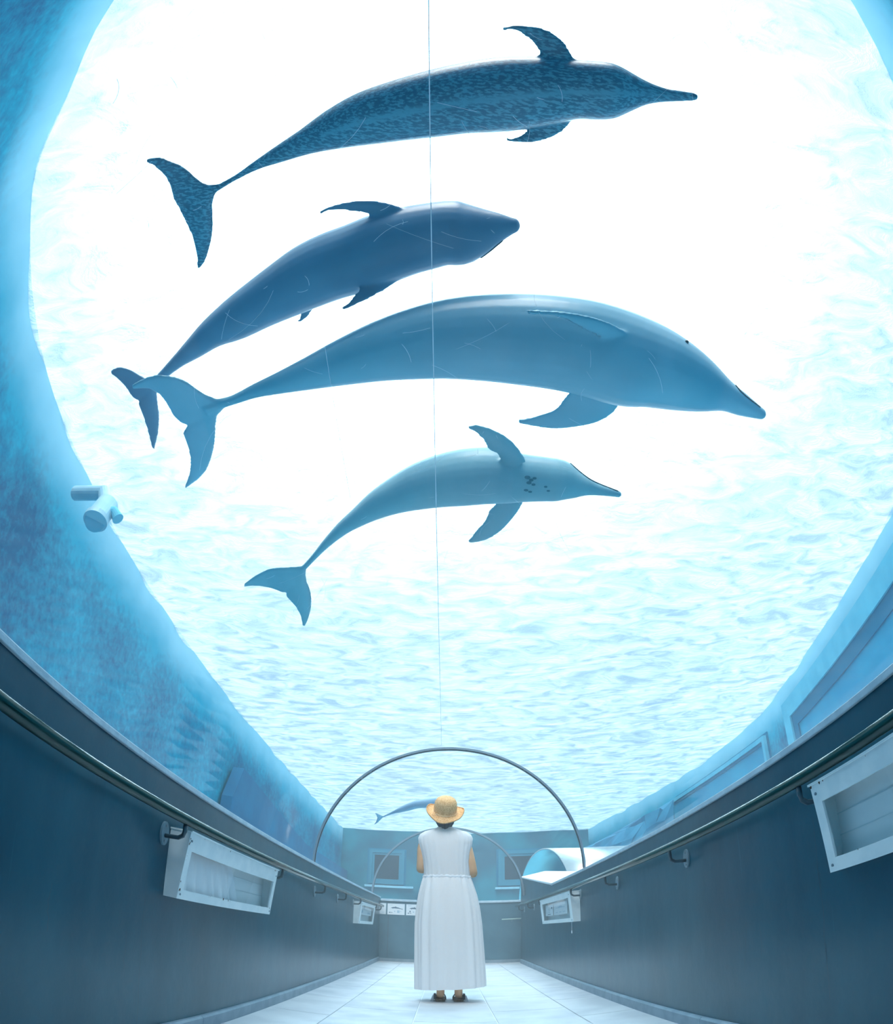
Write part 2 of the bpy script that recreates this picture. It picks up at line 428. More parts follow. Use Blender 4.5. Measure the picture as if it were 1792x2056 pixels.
def water_volume():
    m, nt, out = mat_base('pool_water')
    ab = nt.nodes.new('ShaderNodeVolumeAbsorption'); ab.inputs['Color'].default_value = (0.46, 0.84, 0.94, 1); ab.inputs['Density'].default_value = 0.04
    sc = nt.nodes.new('ShaderNodeVolumeScatter'); sc.inputs['Color'].default_value = (0.75, 0.93, 1.0, 1); sc.inputs['Density'].default_value = 0.011; sc.inputs['Anisotropy'].default_value = 0.3
    ad = nt.nodes.new('ShaderNodeAddShader')
    nt.links.new(ab.outputs[0], ad.inputs[0]); nt.links.new(sc.outputs[0], ad.inputs[1])
    nt.links.new(ad.outputs[0], out.inputs['Volume'])
    try: m.cycles.homogeneous_volume = True
    except Exception: pass
    try: m.volume_intersection_method = 'ACCURATE'
    except Exception: pass
    return m
MAT['water'] = water_volume()

# ------------------------------------------------------------------ the tunnel room
XL, XR = -0.98, 1.06
YB = -3.0               # behind the camera
YE = 9.6                # end wall
LEDGE = 1.030
TCX, TCZ, TR = 0.012, 1.05, 1.045     # acrylic vault: centre and inner radius
T = 0.10

fl = obj('floor', (lambda b: (box(b, XL - 0.05, XR + 1.6, YB, YE + 0.05, -0.10, -0.006), b)[1])(NB()), MAT['joint'])
tag(fl, kind='structure')
rnd = random.Random(4)
xs = [XL + 0.0, -0.62, -0.17, 0.28, 0.73, XR]
tile_meshes = {}
def tile(x0, x1, y0, y1, mt):
    b = NB(); g = 0.0035
    box(b, x0 + g, x1 - g, y0 + g, y1 - g, -0.006, 0.0)
    return obj('floor_tile', b, mt, fl)
for i in range(5):
    y = -0.9 + (0.45 if i % 2 else 0.0)
    while y < YE:
        tile(xs[i], xs[i + 1], y, min(y + 0.9, YE), MAT['floor'] if rnd.random() < 0.6 else MAT['floor2'])
        y += 0.9
b = NB(); box(b, XR, XR + 1.5, 8.95, YE, -0.006, 0.0); obj('floor_tile', b, MAT['floor'], fl)
b = NB(); box(b, XL, XR, YB, -0.9, -0.006, 0.0); obj('floor_tile', b, MAT['floor'], fl)

# side walls
wl = obj('wall_left', (lambda b: (box(b, XL - T, XL, YB, YE, 0, LEDGE), b)[1])(NB()), MAT['wall']); tag(wl, kind='structure')
b = NB()
prism(b, [(YB, 0), (9.30, 0), (9.36, 0.03), (9.36, 1.27), (9.22, 1.345), (6.55, LEDGE), (YB, LEDGE)], 0, XR, XR + T)
wr = obj('wall_right', b, MAT['wall']); tag(wr, kind='structure')
b = NB(); box(b, XL - T, XR + 1.7, YE, YE + T, 0, 0.985)
we = obj('wall_end', b, pbr('hazed_end_paint', (0.045, 0.14, 0.20), 0.45, col2=(0.06, 0.165, 0.23), nscale=4)); tag(we, kind='structure')  # paler than the side walls: far haze put into its colour
b = NB(); box(b, -0.852, -0.846, YE - 0.003, YE + 0.001, 0.02, 0.97); obj('panel_joint', b, MAT['seal'], we)
b = NB(); prism(b, [(XR + T, 8.85), (XR + 1.7, 8.85), (XR + 1.7, YE), (XR + 1.6, YE), (XR + 1.6, 8.95), (XR + T, 8.95)], 2, 0, 1.3)
wp = obj('wall_passage', b, MAT['wall']); tag(wp, kind='structure')
b = NB(); box(b, XL - T, XR + T, YB - 0.1, YB, 0, 2.3)
wb = obj('wall_rear', b, MAT['wall']); tag(wb, kind='structure')
# hairline cracks and scratches in the wall paint
def crack(wall, X, s_, y, z0, z1, seed):
    r_ = random.Random(seed); b = NB(); n = 14; p = []
    yy = y
    for i in range(n + 1):
        yy += r_.uniform(-0.006, 0.006); p.append((X + s_ * 0.0004, yy, z0 + (z1 - z0) * i / n))
    w = 0.0008
    L_ = [b.verts.new((q[0], q[1] - w, q[2])) for q in p]; R_ = [b.verts.new((q[0], q[1] + w, q[2])) for q in p]
    for i in range(n): b.faces.new((L_[i], R_[i], R_[i + 1], L_[i + 1]))
    obj('crack', b, MAT['seal'], wall)
for y, z0, z1, sd in ((1.98, 0.08, 0.66, 1), (1.86, 0.30, 0.44, 2), (1.42, 0.40, 0.54, 3), (4.9, 0.32, 0.42, 4)): crack(wl, XL, 1, y, z0, z1, sd)
for y, z0, z1, sd in ((1.62, 0.20, 0.80, 5), (2.05, 0.36, 0.48, 6), (2.2, 0.30, 0.50, 7), (2.9, 0.30, 0.46, 8)): crack(wr, XR, -1, y, z0, z1, sd)
# ledge caps (pale painted lip on top of the wainscot)
b = NB(); box(b, XL - T - 0.06, XL + 0.012, YB, YE, LEDGE, LEDGE + 0.022, 0.003)
tag(obj('trim_1', b, MAT['cap']), kind='structure')
b = NB(); box(b, XR - 0.012, XR + T + 0.06, YB, 6.55, LEDGE, LEDGE + 0.022, 0.003)
tag(obj('trim_2', b, MAT['cap']), kind='structure')
b = NB(); box(b, XL + 0.012, XR + 1.7, YE - 0.02, YE + T + 0.05, 0.985, 1.02, 0.004)
tag(obj('trim_3', b, MAT['cap']), kind='structure')
# pale sloping sill on the raised end of the right wall
b = NB()
hexa(b, [(XR - 0.012, 6.5, 1.032), (XR + 0.34, 6.1, 1.10), (XR + 0.34, 9.25, 1.42), (XR - 0.012, 9.24, 1.347),
         (XR - 0.012, 6.5, 1.052), (XR + 0.34, 6.1, 1.12), (XR + 0.34, 9.25, 1.44), (XR - 0.012, 9.24, 1.365)])
tag(obj('trim_4', b, pbr('sill_white', (0.80, 0.88, 0.93), 0.4)), kind='structure')
# baseboards made of lengths of vinyl
bl = empty('baseboard_left', (XL, 0, 0)); tag(bl, kind='structure')
br_ = empty('baseboard_right', (XR, 0, 0)); tag(br_, kind='structure')
def bb(parent, s, y0, y1):
    b = NB()
    prism(b, [(0, 0), (s * 0.022, 0), (s * 0.022, 0.055), (s * 0.014, 0.064), (0, 0.064)], 1, y0 + 0.0015, y1 - 0.0015)
    return obj('baseboard_panel', b, MAT['base'], parent)
ys = [YB, 0.9, 2.55, 3.55, 4.9, 6.3, 7.7, YE]
for a, c in zip(ys, ys[1:]): bb(bl, 1, a, c)
ys = [YB, 1.2, 2.6, 4.1, 5.6, 7.2, 9.3]
for a, c in zip(ys, ys[1:]): bb(br_, -1, a, c)
b = NB(); box(b, XL + 0.022, XR + 1.58, YE - 0.014, YE, 0, 0.05)
tag(obj('baseboard_end', b, MAT['base']), kind='structure')

# acrylic vault
def vault(bm, cx, cz, r0, r1, y0, y1, n=48, a0=0.0, a1=math.pi):
    P = []
    for rr in (r0, r1):
        P.append([(cx + rr * math.cos(a0 + (a1 - a0) * k / n), cz + rr * math.sin(a0 + (a1 - a0) * k / n)) for k in range(n + 1)])
    poly = P[0] + P[1][::-1]
    A = [bm.verts.new((x, y0, z)) for x, z in poly]; B = [bm.verts.new((x, y1, z)) for x, z in poly]
    m_ = len(poly)
    for i in range(m_): bm.faces.new((A[i], B[i], B[(i + 1) % m_], A[(i + 1) % m_]))
    for k in range(n):
        bm.faces.new((A[k], A[k + 1], A[m_ - 2 - k], A[m_ - 1 - k]))
        bm.faces.new((B[k], B[k + 1], B[m_ - 2 - k], B[m_ - 1 - k]))
b = NB(); vault(b, TCX, TCZ, TR, TR + 0.05, -0.60, YE, 64)
ceil = obj('ceiling', b, MAT['acrylic'], smooth=True); tag(ceil, kind='structure')
ceil['label'] = 'clear acrylic vault of the underwater tunnel'
for yy, w, tn in ((4.86, 0.055, 0.016), (8.86, 0.05, 0.026)):
    b = NB(); vault(b, TCX, TCZ, TR - tn, TR - 0.001, yy, yy + w, 72)
    rib = obj('arch_rib', b, MAT['steel'], ceil, smooth=False)
    b = NB(); vault(b, TCX, TCZ, TR - tn - 0.004, TR - tn, yy + w * 0.35, yy + w * 0.62, 72)
    obj('seal', b, MAT['seal'], rib)
    for ad in (47, 55, 128, 133):
        a = math.radians(ad); c = Vector((TCX + (TR - tn) * math.cos(a), yy - 0.001, TCZ + (TR - tn * .5) * math.sin(a)))
        b = NB(); tube(b, [c, c + Vector((0, 0.02, 0))], 0.010, 8); obj('bolt', b, MAT['steel'], rib)
# long bonded seams and scratches in the acrylic
def on_vault(ang, y, r): return Vector((TCX + r * math.cos(ang), y, TCZ + r * math.sin(ang)))
A0 = math.pi / 2 + 0.069
for ang, y0, y1, w in ((A0, -0.6, 4.8, 0.0012), (A0 + 0.30, 0.9, 1.7, 0.0006)):
    r = TR - 0.0015
    n = 20
    b = NB()
    for k in range(n):
        ya, yb = y0 + (y1 - y0) * k / n, y0 + (y1 - y0) * (k + 1) / n
        v = [b.verts.new(on_vault(ang - w, ya, r)), b.verts.new(on_vault(ang + w, ya, r)), b.verts.new(on_vault(ang + w, yb, r)), b.verts.new(on_vault(ang - w, yb, r))]
        b.faces.new(v)
    bmesh.ops.remove_doubles(b, verts=b.verts, dist=1e-5)
    obj('bonded_seam', b, MAT['seam'], ceil)
b = NB(); rs = random.Random(11)
for k in range(230):
    ang = math.pi / 2 + rs.uniform(-0.55, 0.75); y = rs.uniform(0.05, 2.4); L = rs.choice([0.015, 0.02, 0.03, 0.05, 0.09, 0.16]) * rs.uniform(.5, 1.2); dr = rs.uniform(0, math.pi); r = TR - 0.0012
    cv = rs.uniform(-.6, .6); p = []
    n = 5
    for i in range(n + 1):
        s = i / n; dd = dr + cv * s
        p.append((ang + L * s * math.cos(dd) / TR, y + L * s * math.sin(dd)))
    w = rs.uniform(0.0002, 0.0005)
    for (a1, y1), (a2, y2) in zip(p, p[1:]):
        nx, ny = -(y2 - y1), (a2 - a1) * TR; q = math.hypot(nx, ny) + 1e-9; nx, ny = nx / q * w, ny / q * w
        b.faces.new([b.verts.new(on_vault(a1 + nx / TR, y1 + ny, r)), b.verts.new(on_vault(a1 - nx / TR, y1 - ny, r)), b.verts.new(on_vault(a2 - nx / TR, y2 - ny, r)), b.verts.new(on_vault(a2 + nx / TR, y2 + ny, r))])
tag(obj('scratches', b, MAT['seam'], ceil), kind='stuff')
# acrylic end window above the end wall
b = NB()
n = 40
poly = [(TCX + (TR + 0.04) * math.cos(math.pi * k / n), TCZ - 0.03 + (TR + 0.04) * math.sin(math.pi * k / n)) for k in range(n + 1)]
prism(b, poly, 1, YE + 0.001, YE + 0.04)
we2 = obj('window_1', b, MAT['acrylic']); tag(we2, 'clear acrylic window closing the end of the tunnel', kind='structure')

# ------------------------------------------------------------------ the pool around it
ZS = 3.8
outline = catmull([(0.0, -1.05), (-0.9, -0.85), (-1.75, -0.15), (-2.15, 0.35), (-2.5, 0.75), (-2.72, 1.2), (-2.95, 1.85), (-3.12, 2.6), (-3.22, 3.6), (-3.3, 5.0), (-3.35, 9), (-3.35, 20.2)], 4)
outline_r = catmull([(0.0, -1.05), (1.3, -0.9), (2.1, -0.3), (2.95, 0.7), (3.78, 2.1), (4.42, 3.9), (4.92, 6.6), (5.28, 8.5), (5.5, 10.4), (5.42, 13), (5.0, 16.5), (4.5, 20.3)], 4)
def wall_strip(bm, pts, z0, z1, th):
    n = len(pts); P = [Vector((x, y, 0)) for x, y in pts]; I = []; O = []
    for i, p in enumerate(P):
        t = (P[min(i + 1, n - 1)] - P[max(i - 1, 0)]).normalized(); nn = Vector((-t.y, t.x, 0)) * th
        I.append(p); O.append(p + nn)
    rings = [[(a.x, a.y, z0), (a.x, a.y, z1), (o.x, o.y, z1), (o.x, o.y, z0)] for a, o in zip(I, O)]
    loft(bm, rings)
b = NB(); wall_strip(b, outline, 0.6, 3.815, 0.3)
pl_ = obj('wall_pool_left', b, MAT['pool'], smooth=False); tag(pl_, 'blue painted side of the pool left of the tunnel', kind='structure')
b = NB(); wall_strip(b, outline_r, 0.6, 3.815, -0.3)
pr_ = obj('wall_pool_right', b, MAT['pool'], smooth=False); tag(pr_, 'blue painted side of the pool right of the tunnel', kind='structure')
b = NB(); box(b, -3.7, 5.0, 20.2, 20.5, 0.6, 3.83)
pe_ = obj('wall_pool_end', b, MAT['endwall']); tag(pe_, 'far end wall of the pool beyond the tunnel', kind='structure')
b = NB()
prism(b, [(-3.6, -1.2), (XL - T, -1.2), (XL - T, YE + 0.16), (XR + 1.75, YE + 0.16), (XR + 1.75, 8.8), (XR + T + 0.36, 8.8), (XR + T + 0.36, -1.2), (5.9, -1.2), (5.9, 20.3), (-3.6, 20.3)], 2, 0.6, 0.85)
tag(obj('pool_floor', b, MAT['poolfloor']), 'pale blue bottom of the pool outside the tunnel', kind='structure')
# unseen blockers added behind the camera to darken the near tunnel walls
b = NB(); box(b, -2.4, 2.4, -3.1, -1.1, 2.4, 4.15)
tag(obj('shade_block', b, MAT['black']), 'unseen dark block added behind the camera to shade the near tunnel', kind='structure')
b = NB(); vault(b, TCX, TCZ, TR, TR + 0.3, -3.0, -0.60, 40)
tag(obj('shade_vault', b, MAT['black']), 'unseen opaque vault added behind the camera to darken the near walls', kind='structure')

# rippled water surface
b = NB()
NX, NY = 110, 230
X0, X1, Y0, Y1 = -3.62, 5.88, -1.3, 20.2
rw = random.Random(3)
waves = [(rw.uniform(-1, 1) * 2.2 + 0.6, rw.uniform(1.5, 6.0), rw.uniform(0, 6.3), rw.uniform(0.004, 0.011)) for _ in range(16)]
def hgt(x, y):
    h = 0
    for kx, ky, ph, am in waves: h += am * math.sin(kx * x + ky * y + ph + 0.6 * math.sin(0.8 * x + ph))
    return h
G = [[b.verts.new((X0 + (X1 - X0) * i / NX, Y0 + (Y1 - Y0) * j / NY, ZS + hgt(X0 + (X1 - X0) * i / NX, Y0 + (Y1 - Y0) * j / NY))) for i in range(NX + 1)] for j in range(NY + 1)]
for j in range(NY):
    for i in range(NX): b.faces.new((G[j][i], G[j][i + 1], G[j + 1][i + 1], G[j + 1][i]))
ws = obj('water_surface', b, MAT['surface'], smooth=True); tag(ws, 'rippled underside of the water surface overhead', kind='structure')

# body of water: outer block, hollow where the tunnel is
b = NB()
box(b, -3.9, 6.1, -3.4, 20.9, -0.25, ZS - 0.09)
bmesh.ops.recalc_face_normals(b, faces=b.faces)
n = 48
r = TR + 0.055
prof = [(TCX + r * math.cos(math.pi * k / n), TCZ + r * math.sin(math.pi * k / n)) for k in range(n + 1)] + [(XL - T - 0.07, TCZ), (XL - T - 0.07, -0.2), (XR + T + 0.37, -0.2), (XR + T + 0.37, TCZ)]
prof = [(TCX + r * math.cos(math.pi * k / n), TCZ + r * math.sin(math.pi * k / n)) for k in range(n + 1)] + [(TCX - r, -0.2), (TCX + r, -0.2)]
bc = NB(); prism(bc, prof, 1, -3.2, YE + 0.05)
bmesh.ops.recalc_face_normals(bc, faces=bc.faces)
for f in bc.faces: f.normal_flip()
mt = bpy.data.meshes.new('tmp'); bc.to_mesh(mt); bc.free()
b.from_mesh(mt)
me = bpy.data.meshes.new('pool_water'); b.to_mesh(me); b.free(); me.materials.append(MAT['water'])
wv = bpy.data.objects.new('pool_water', me); COL.objects.link(wv); tag(wv, 'clear blue water filling the pool around the tunnel', kind='structure')

# damp haze hanging in the tunnel air
def haze_mat():
    m, nt, out = mat_base('tunnel_haze')
    sc = nt.nodes.new('ShaderNodeVolumeScatter'); sc.inputs['Color'].default_value = (0.93, 0.97, 1.0, 1); sc.inputs['Density'].default_value = 0.030; sc.inputs['Anisotropy'].default_value = 0.2
    nt.links.new(sc.outputs[0], out.inputs['Volume'])
    try: m.cycles.homogeneous_volume = True
    except Exception: pass
    return m
b = NB(); r = TR - 0.004
prism(b, [(TCX + r * math.cos(math.pi * k / 32), TCZ + r * math.sin(math.pi * k / 32)) for k in range(33)] + [(XL + 0.003, LEDGE), (XL + 0.003, 0.002), (XR - 0.003, 0.002), (XR - 0.003, LEDGE)], 1, 1.9, YE - 0.03)
tag(obj('tunnel_haze', b, haze_mat()), 'thin pale haze in the tunnel air', kind='structure')

# ------------------------------------------------------------------ viewing windows in the pool walls
def wall_window(name, plane, a0, a1, z0, z1, fw, pane, label, c, turn=0.0, sill=True):
    """plane 'x' (right wall at x=c) or 'y' (end wall at y=c)"""
    root = empty(name, (c, (a0 + a1) / 2, z0) if plane == 'x' else ((a0 + a1) / 2, c, z0))
    tag(root, label, kind='structure')
    ox, oy, oz = root.location
    def B(bm, u0, u1, v0, v1, d0, d1):
        if plane == 'x': box(bm, c - d1 - ox, c - d0 - ox, u0 - oy, u1 - oy, v0 - oz, v1 - oz)
        else: box(bm, u0 - ox, u1 - ox, c - d1 - oy, c - d0 - oy, v0 - oz, v1 - oz)
    def Q(u, v, d):
        return (c - d - ox, u - oy, v - oz) if plane == 'x' else (u - ox, c - d - oy, v - oz)
    def LP(g, d): return [Q(a0 + g, z0 + g, d), Q(a1 - g, z0 + g, d), Q(a1 - g, z1 - g, d), Q(a0 + g, z1 - g, d)]
    b = NB(); ringframe(b, LP(0, 0.0), LP(fw, 0.0), LP(0, 0.10), LP(fw, 0.10))
    fr = obj('window_frame', b, MAT['winframe'] if plane == 'x' else MAT['endframe'], root)
    b = NB(); g = 0.05
    B(b, a0 - g, a1 + g, z0 - g, z1 + g, -0.0, 0.03)
    obj('gasket', b, MAT['wingap'], root)
    b = NB(); B(b, a0 + fw, a1 - fw, z0 + fw, z1 - fw, 0.031, 0.045)
    obj('pane', b, pane, root)
    b = NB(); ringframe(b, LP(fw + 0.001, 0.05), LP(fw * 1.7, 0.05), LP(fw + 0.001, 0.07), LP(fw * 1.7, 0.07)); obj('reveal', b, MAT['wingap'] if plane == 'x' else MAT['endframe'], root)
    root.rotation_euler = (0, 0, math.radians(turn))
    if not sill: return
    b = NB(); B(b, a0 - 0.1, a1 + 0.3, z0 - 0.12, z0 - 0.05, 0.0, 0.16)
    obj('window_sill', b, MAT['pipe'], root)
wall_window('window_2', 'y', -2.45, -1.34, 1.98, 3.14, 0.10, MAT['winpane'], 'dark window in the far pool wall, left of the person', 20.2)
wall_window('window_3', 'y', 1.58, 2.95, 1.98, 3.18, 0.12, MAT['winpane'], 'dark window in the far pool wall, right of the person', 20.2)
wall_window('window_4', 'x', 2.75, 8.2, 1.0, 3.44, 0.28, MAT['winpane2'], 'large viewing window in the near right pool wall', 4.66, -10.6, False)
wall_window('window_5', 'x', 9.4, 14.6, 1.0, 3.36, 0.08, MAT['winpane2'], 'second viewing window further along the right pool wall', 5.38, 1.0, False)
b = NB(); prism(b, [(8.6, 0.86), (20.15, 0.86), (20.15, 2.35), (14.0, 2.35), (10.2, 2.75), (9.1, 2.85), (8.75, 2.3)], 0, -3.30, -3.12)
tag(obj('wall_recess_left', b, MAT['deep']), 'deep blue lower part of the far left pool wall', kind='structure')
rk = NB()
hexa(rk, [(3.2, 13.2, 0.9), (4.9, 12.8, 0.9), (4.6, 17.3, 0.9), (3.0, 17.8, 0.9), (3.9, 13.6, 2.7), (4.85, 13.0, 3.1), (4.5, 17.2, 3.1), (3.4, 17.5, 2.6)])
bmesh.ops.subdivide_edges(rk, edges=rk.edges[:], cuts=5, use_grid_fill=True)
rr_ = random.Random(8)
for v in rk.verts: v.co += Vector((rr_.uniform(-.08, .08), rr_.uniform(-.1, .1), rr_.uniform(-.06, .06) if v.co.z > 1 else 0))
tag(obj('rock', rk, MAT['rock']), 'dark blue rocky mass low in the water beyond the right side of the arch', 'rock')

# pipe fitting under the surface on the left
pd = ray(203, 1030)
pc = CAMLOC + pd * 4.6
pp = empty('water_pipe', pc)
tag(pp, 'pale plastic water pipe with a wide open mouth high on the left pool wall', 'pipe')
b = NB()
q = [Vector((0.02, -0.05, -0.10)), Vector((0, 0, 0.0)), Vector((-0.02, 0.06, 0.12))]
tube(b, [q[0], q[2]], [0.088, 0.088], 28); obj('collar', b, MAT['pipe'], pp, smooth=False)
b = NB(); tube(b, [q[0] + Vector((0.004, -0.010, -0.02)), q[0] + Vector((0, 0, .02))], [0.096, 0.096], 28); obj('rim', b, MAT['pipe'], pp)
b = NB(); tube(b, [q[0] + Vector((0.006, -0.014, -0.023)), q[0] + Vector((0.004, -0.011, -.0205))], [0.078, 0.078], 24); obj('opening', b, MAT['winframe'], pp)
b = NB(); tube(b, [q[1], Vector((0.09, 0.03, 0.03)), Vector((0.14, 0.04, -0.02))], [0.05, 0.045, 0.045], 16); obj('branch', b, MAT['winframe'], pp)
b = NB(); tube(b, [q[2] - Vector((0, 0, .02)), q[2] + Vector((-0.12, 0.05, 0.16)), q[2] + Vector((-0.45, 0.1, 0.2))], 0.06, 16); obj('feed', b, MAT['pipe'], pp)

# the next tunnel bending off to the right, seen from outside through the water
b = NB(); vault(b, 0, 0, 0.98, 1.02, 0.0, 1.7, 40)
bt = obj('side_tunnel', b, MAT['acrylic_mirror'], smooth=True)
bt.location = (1.62, 11.0, 1.0); bt.rotation_euler = (0, 0, math.radians(-72))
tag(bt, 'shiny outside of the next tunnel section bending off to the right', kind='structure')

# ------------------------------------------------------------------ handrails
def handrail(x, side, y0, y1, z, brs, label):
    root = empty('handrail', (x, (y0 + y1) / 2, z)); oy = root.location.y
    tag(root, label, 'handrail')
    b = NB(); tube(b, [(0, y0 - oy, 0), (0, y1 - oy, 0)], 0.0195, 24)
    obj('rail', b, MAT['rail'], root, smooth=True)
    for by in brs:
        b = NB(); u = by - oy
        tube(b, [(0, u, -0.019), (0, u, -0.050), (side * -0.004, u, -0.066), (side * -0.016, u, -0.072), (side * 0.078, u, -0.072)][:1] +
             [(0, u, -0.045), (side * 0.006, u, -0.062), (side * 0.022, u, -0.072), (side * 0.074, u, -0.074)], 0.0085, 10)
        arm = obj('bracket', b, MAT['bracket'], root, smooth=True)
        b = NB()
        w = side * 0.082
        P = [(u + 0.030 * math.cos(a), -0.066 + 0.045 * math.sin(a)) for a in [k * math.pi / 12 for k in range(24)]]
        prism(b, P, 0, min(w - side * 0.008, w), max(w - side * 0.008, w))
        obj('plate', b, MAT['plate'], arm)
        for dz in (-0.095, -0.037):
            b = NB(); tube(b, [(w - side * 0.011, u, dz), (w - side * 0.005, u, dz)], 0.006, 8); obj('screw', b, MAT['steel'], arm)
handrail(XL + 0.083, -1, -0.6, 9.2, 0.888, [0.75, 2.06, 3.47, 4.76, 5.80, 6.80, 8.35, 8.95], 'long dark green round handrail along the left tunnel wall')
handrail(XR - 0.083, 1, -0.6, 9.2, 0.905, [0.35, 1.56, 2.72, 3.95, 5.10, 6.92, 7.9, 8.9], 'long dark green round handrail along the right tunnel wall')
hr = empty('handrail', (0.90, YE - 0.05, 0.71)); tag(hr, 'short pale handrail stub low on the end wall, right of the person', 'handrail')
b = NB(); tube(b, [(-0.10, 0, 0), (0.25, 0, 0.004)], 0.010, 14); obj('rail', b, pbr('stub_rail', (0.35, 0.48, 0.46), 0.3), hr, smooth=True)
b = NB(); tube(b, [(0.05, 0, -0.009), (0.05, 0.005, -0.03), (0.05, 0.048, -0.035)], 0.006, 8); obj('bracket', b, MAT['plate'], hr)

# ------------------------------------------------------------------ wall display boxes
def display_box(name_label, wallx, s, y0, y1, z0, z1, dep_t, dep_b, fr_t, fr_b, fr_s, prints=(), rust=True, cord=False, slope=0.0, curtain=False):
    """s=+1: box on the left wall facing +x. local u = along y, d = away from wall"""
    root = empty('display_box', (wallx, (y0 + y1) / 2, (z0 + z1) / 2)); ox, oy, oz = root.location
    tag(root, name_label, 'display box')
    def P(u, d, z): return (s * d, u - oy, z - oz)
    def dz(z): return dep_b + (dep_t - dep_b) * (z - z0) / (z1 - z0)
    t = 0.006
    def H(bm, u0, u1, za, zb, d0a, d1a, d0b, d1b):
        hexa(bm, [P(u0, d0a, za), P(u1, d0a, za), P(u1, d1a, za), P(u0, d1a, za), P(u0, d0b, zb), P(u1, d0b, zb), P(u1, d1b, zb), P(u0, d1b, zb)])
    def LP(g, d, gb=None, gt=None):
        gb = g if gb is None else gb; gt = g if gt is None else gt
        f_ = (lambda z: d) if not callable(d) else d
        return [P(y0 + g, f_(z0 + gb), z0 + gb), P(y1 - g, f_(z0 + gb), z0 + gb), P(y1 - g, f_(z1 - gt), z1 - gt), P(y0 + g, f_(z1 - gt), z1 - gt)]
    b = NB(); ringframe(b, LP(0, 0.0), LP(t, 0.0), LP(0, dz), LP(t, dz))
    sh = obj('case', b, MAT['boxw'], root)
    b = NB(); H(b, y0 + t, y1 - t, z0 + t, z1 - t, 0.001, 0.004, 0.001, 0.004)
    bk = obj('back_panel', b, MAT['boxin'], root)
    for z in (z0 + (z1 - z0) * .38, z0 + (z1 - z0) * .62):
        b = NB(); H(b, y0 + t, y1 - t, z, z + 0.003, 0.004, 0.007, 0.004, 0.007); obj('shelf_lip', b, MAT['boxw'], bk)
    f = 0.008
    fz = lambda z: dz(z) + f
    b = NB(); ringframe(b, LP(0, dz), LP(fr_s, dz, fr_b, fr_t), LP(0, fz), LP(fr_s, fz, fr_b, fr_t))
    fr = obj('front_frame', b, MAT['boxw'], root)
    b = NB(); b.faces.new([b.verts.new(v) for v in LP(fr_s, lambda z: dz(z) + 0.002, fr_b, fr_t)])
    obj('glass_pane', b, MAT['glass'], root)
    b = NB(); H(b, y0 - 0.004, y1 + 0.004, z1, z1 + 0.006, 0, dz(z1) + f + 0.006, 0, dz(z1) + f + 0.006); obj('top_lip', b, MAT['boxw'], root)
    for (u, z) in ((y0 + fr_s * .5, z1 - fr_t * .45), (y0 + fr_s * .5, z0 + fr_b * .5), (y1 - fr_s * .5, z1 - fr_t * .5), (y1 - fr_s * .5, z0 + fr_b * .5)):
        b = NB(); tube(b, [P(u, dz(z) + f - 0.001, z), P(u, dz(z) + f + 0.003, z)], 0.0045, 10)
        obj('screw', b, MAT['steel'], fr)
    if rust:
        b = NB(); rr = random.Random(int(y0 * 100))
        for k in range(26):
            side = rr.random()
            if side < .45: u, z = y0 + rr.uniform(0.002, 0.012), rr.uniform(z0 + .01, z1 - .01)
            elif side < .75: u, z = rr.uniform(y0, y1), z0 + fr_b + rr.uniform(-0.004, 0.001)
            else: u, z = rr.uniform(y0, y1), z1 - rr.uniform(0.002, 0.006)
            rad = rr.choice([0.0015, 0.002, 0.0035, 0.005]) * rr.uniform(.6, 1.3)
            Q = [P(u + rad * rr.uniform(.6, 1.3) * math.cos(a), dz(z) + f + 0.0006, z + rad * rr.uniform(.6, 1.6) * math.sin(a)) for a in [j * math.pi / 4 for j in range(8)]]
            b.faces.new([b.verts.new(q) for q in Q])
        tag(obj('rust_spots', b, MAT['rust'], fr), kind='stuff')
    for (u0, u1, za, zb, kind) in prints:
        b = NB(); H(b, u0, u1, za, zb, 0.040, 0.042, 0.040, 0.042)
        pg = obj('printed_sheet', b, MAT['paper'], root)
        b = NB(); d = 0.0426
        def rect(a0, a1, c0, c1):
            q = [P(u0 + (u1 - u0) * a0, d, za + (zb - za) * c0), P(u0 + (u1 - u0) * a1, d, za + (zb - za) * c0), P(u0 + (u1 - u0) * a1, d, za + (zb - za) * c1), P(u0 + (u1 - u0) * a0, d, za + (zb - za) * c1)]
            b.faces.new([b.verts.new(v) for v in q])
        if kind == 'whale':
            rect(.15, .85, .56, .60); rect(.35, .65, .60, .66); rect(.43, .47, .66, .74); rect(.53, .57, .66, .72)
            for k in range(3): rect(.12 + .28 * k, .30 + .28 * k, .16, .22)
        elif kind == 'fin':
            rect(.1, .2, .62, .78); rect(.16, .24, .62, .72)
            for k in range(4): rect(.40, .58, .30 + k * .15, .33 + k * .15)
            rect(.3, .7, .1, .16)
        else:
            rect(.08, .30, .25, .6); rect(.65, .9, .2, .45)
            rect(.35, .6, .75, .8)
        tag(obj('print', b, MAT['inkpale'] if kind != 'fin' else MAT['ink'], pg), kind='stuff')
    if curtain:
        b = NB(); n = 30; R0 = []
        ua, ub = y0 + 0.06, y0 + (y1 - y0) * .58
        for k in range(n + 1):
            s_ = k / n; u = ua + (ub - ua) * s_
            dd = 0.034 + 0.006 * math.sin(s_ * 40) + 0.003 * math.sin(s_ * 90)
            top = z1 - fr_t + 0.005
            R0.append((b.verts.new(P(u, dd, z0 + fr_b - 0.004)), b.verts.new(P(ua + (u - ua) * 0.86, dd * .8, top))))
        for p, q in zip(R0, R0[1:]): b.faces.new((p[0], q[0], q[1], p[1]))
        obj('paper_lining', b, MAT['paper'], root, smooth=True)
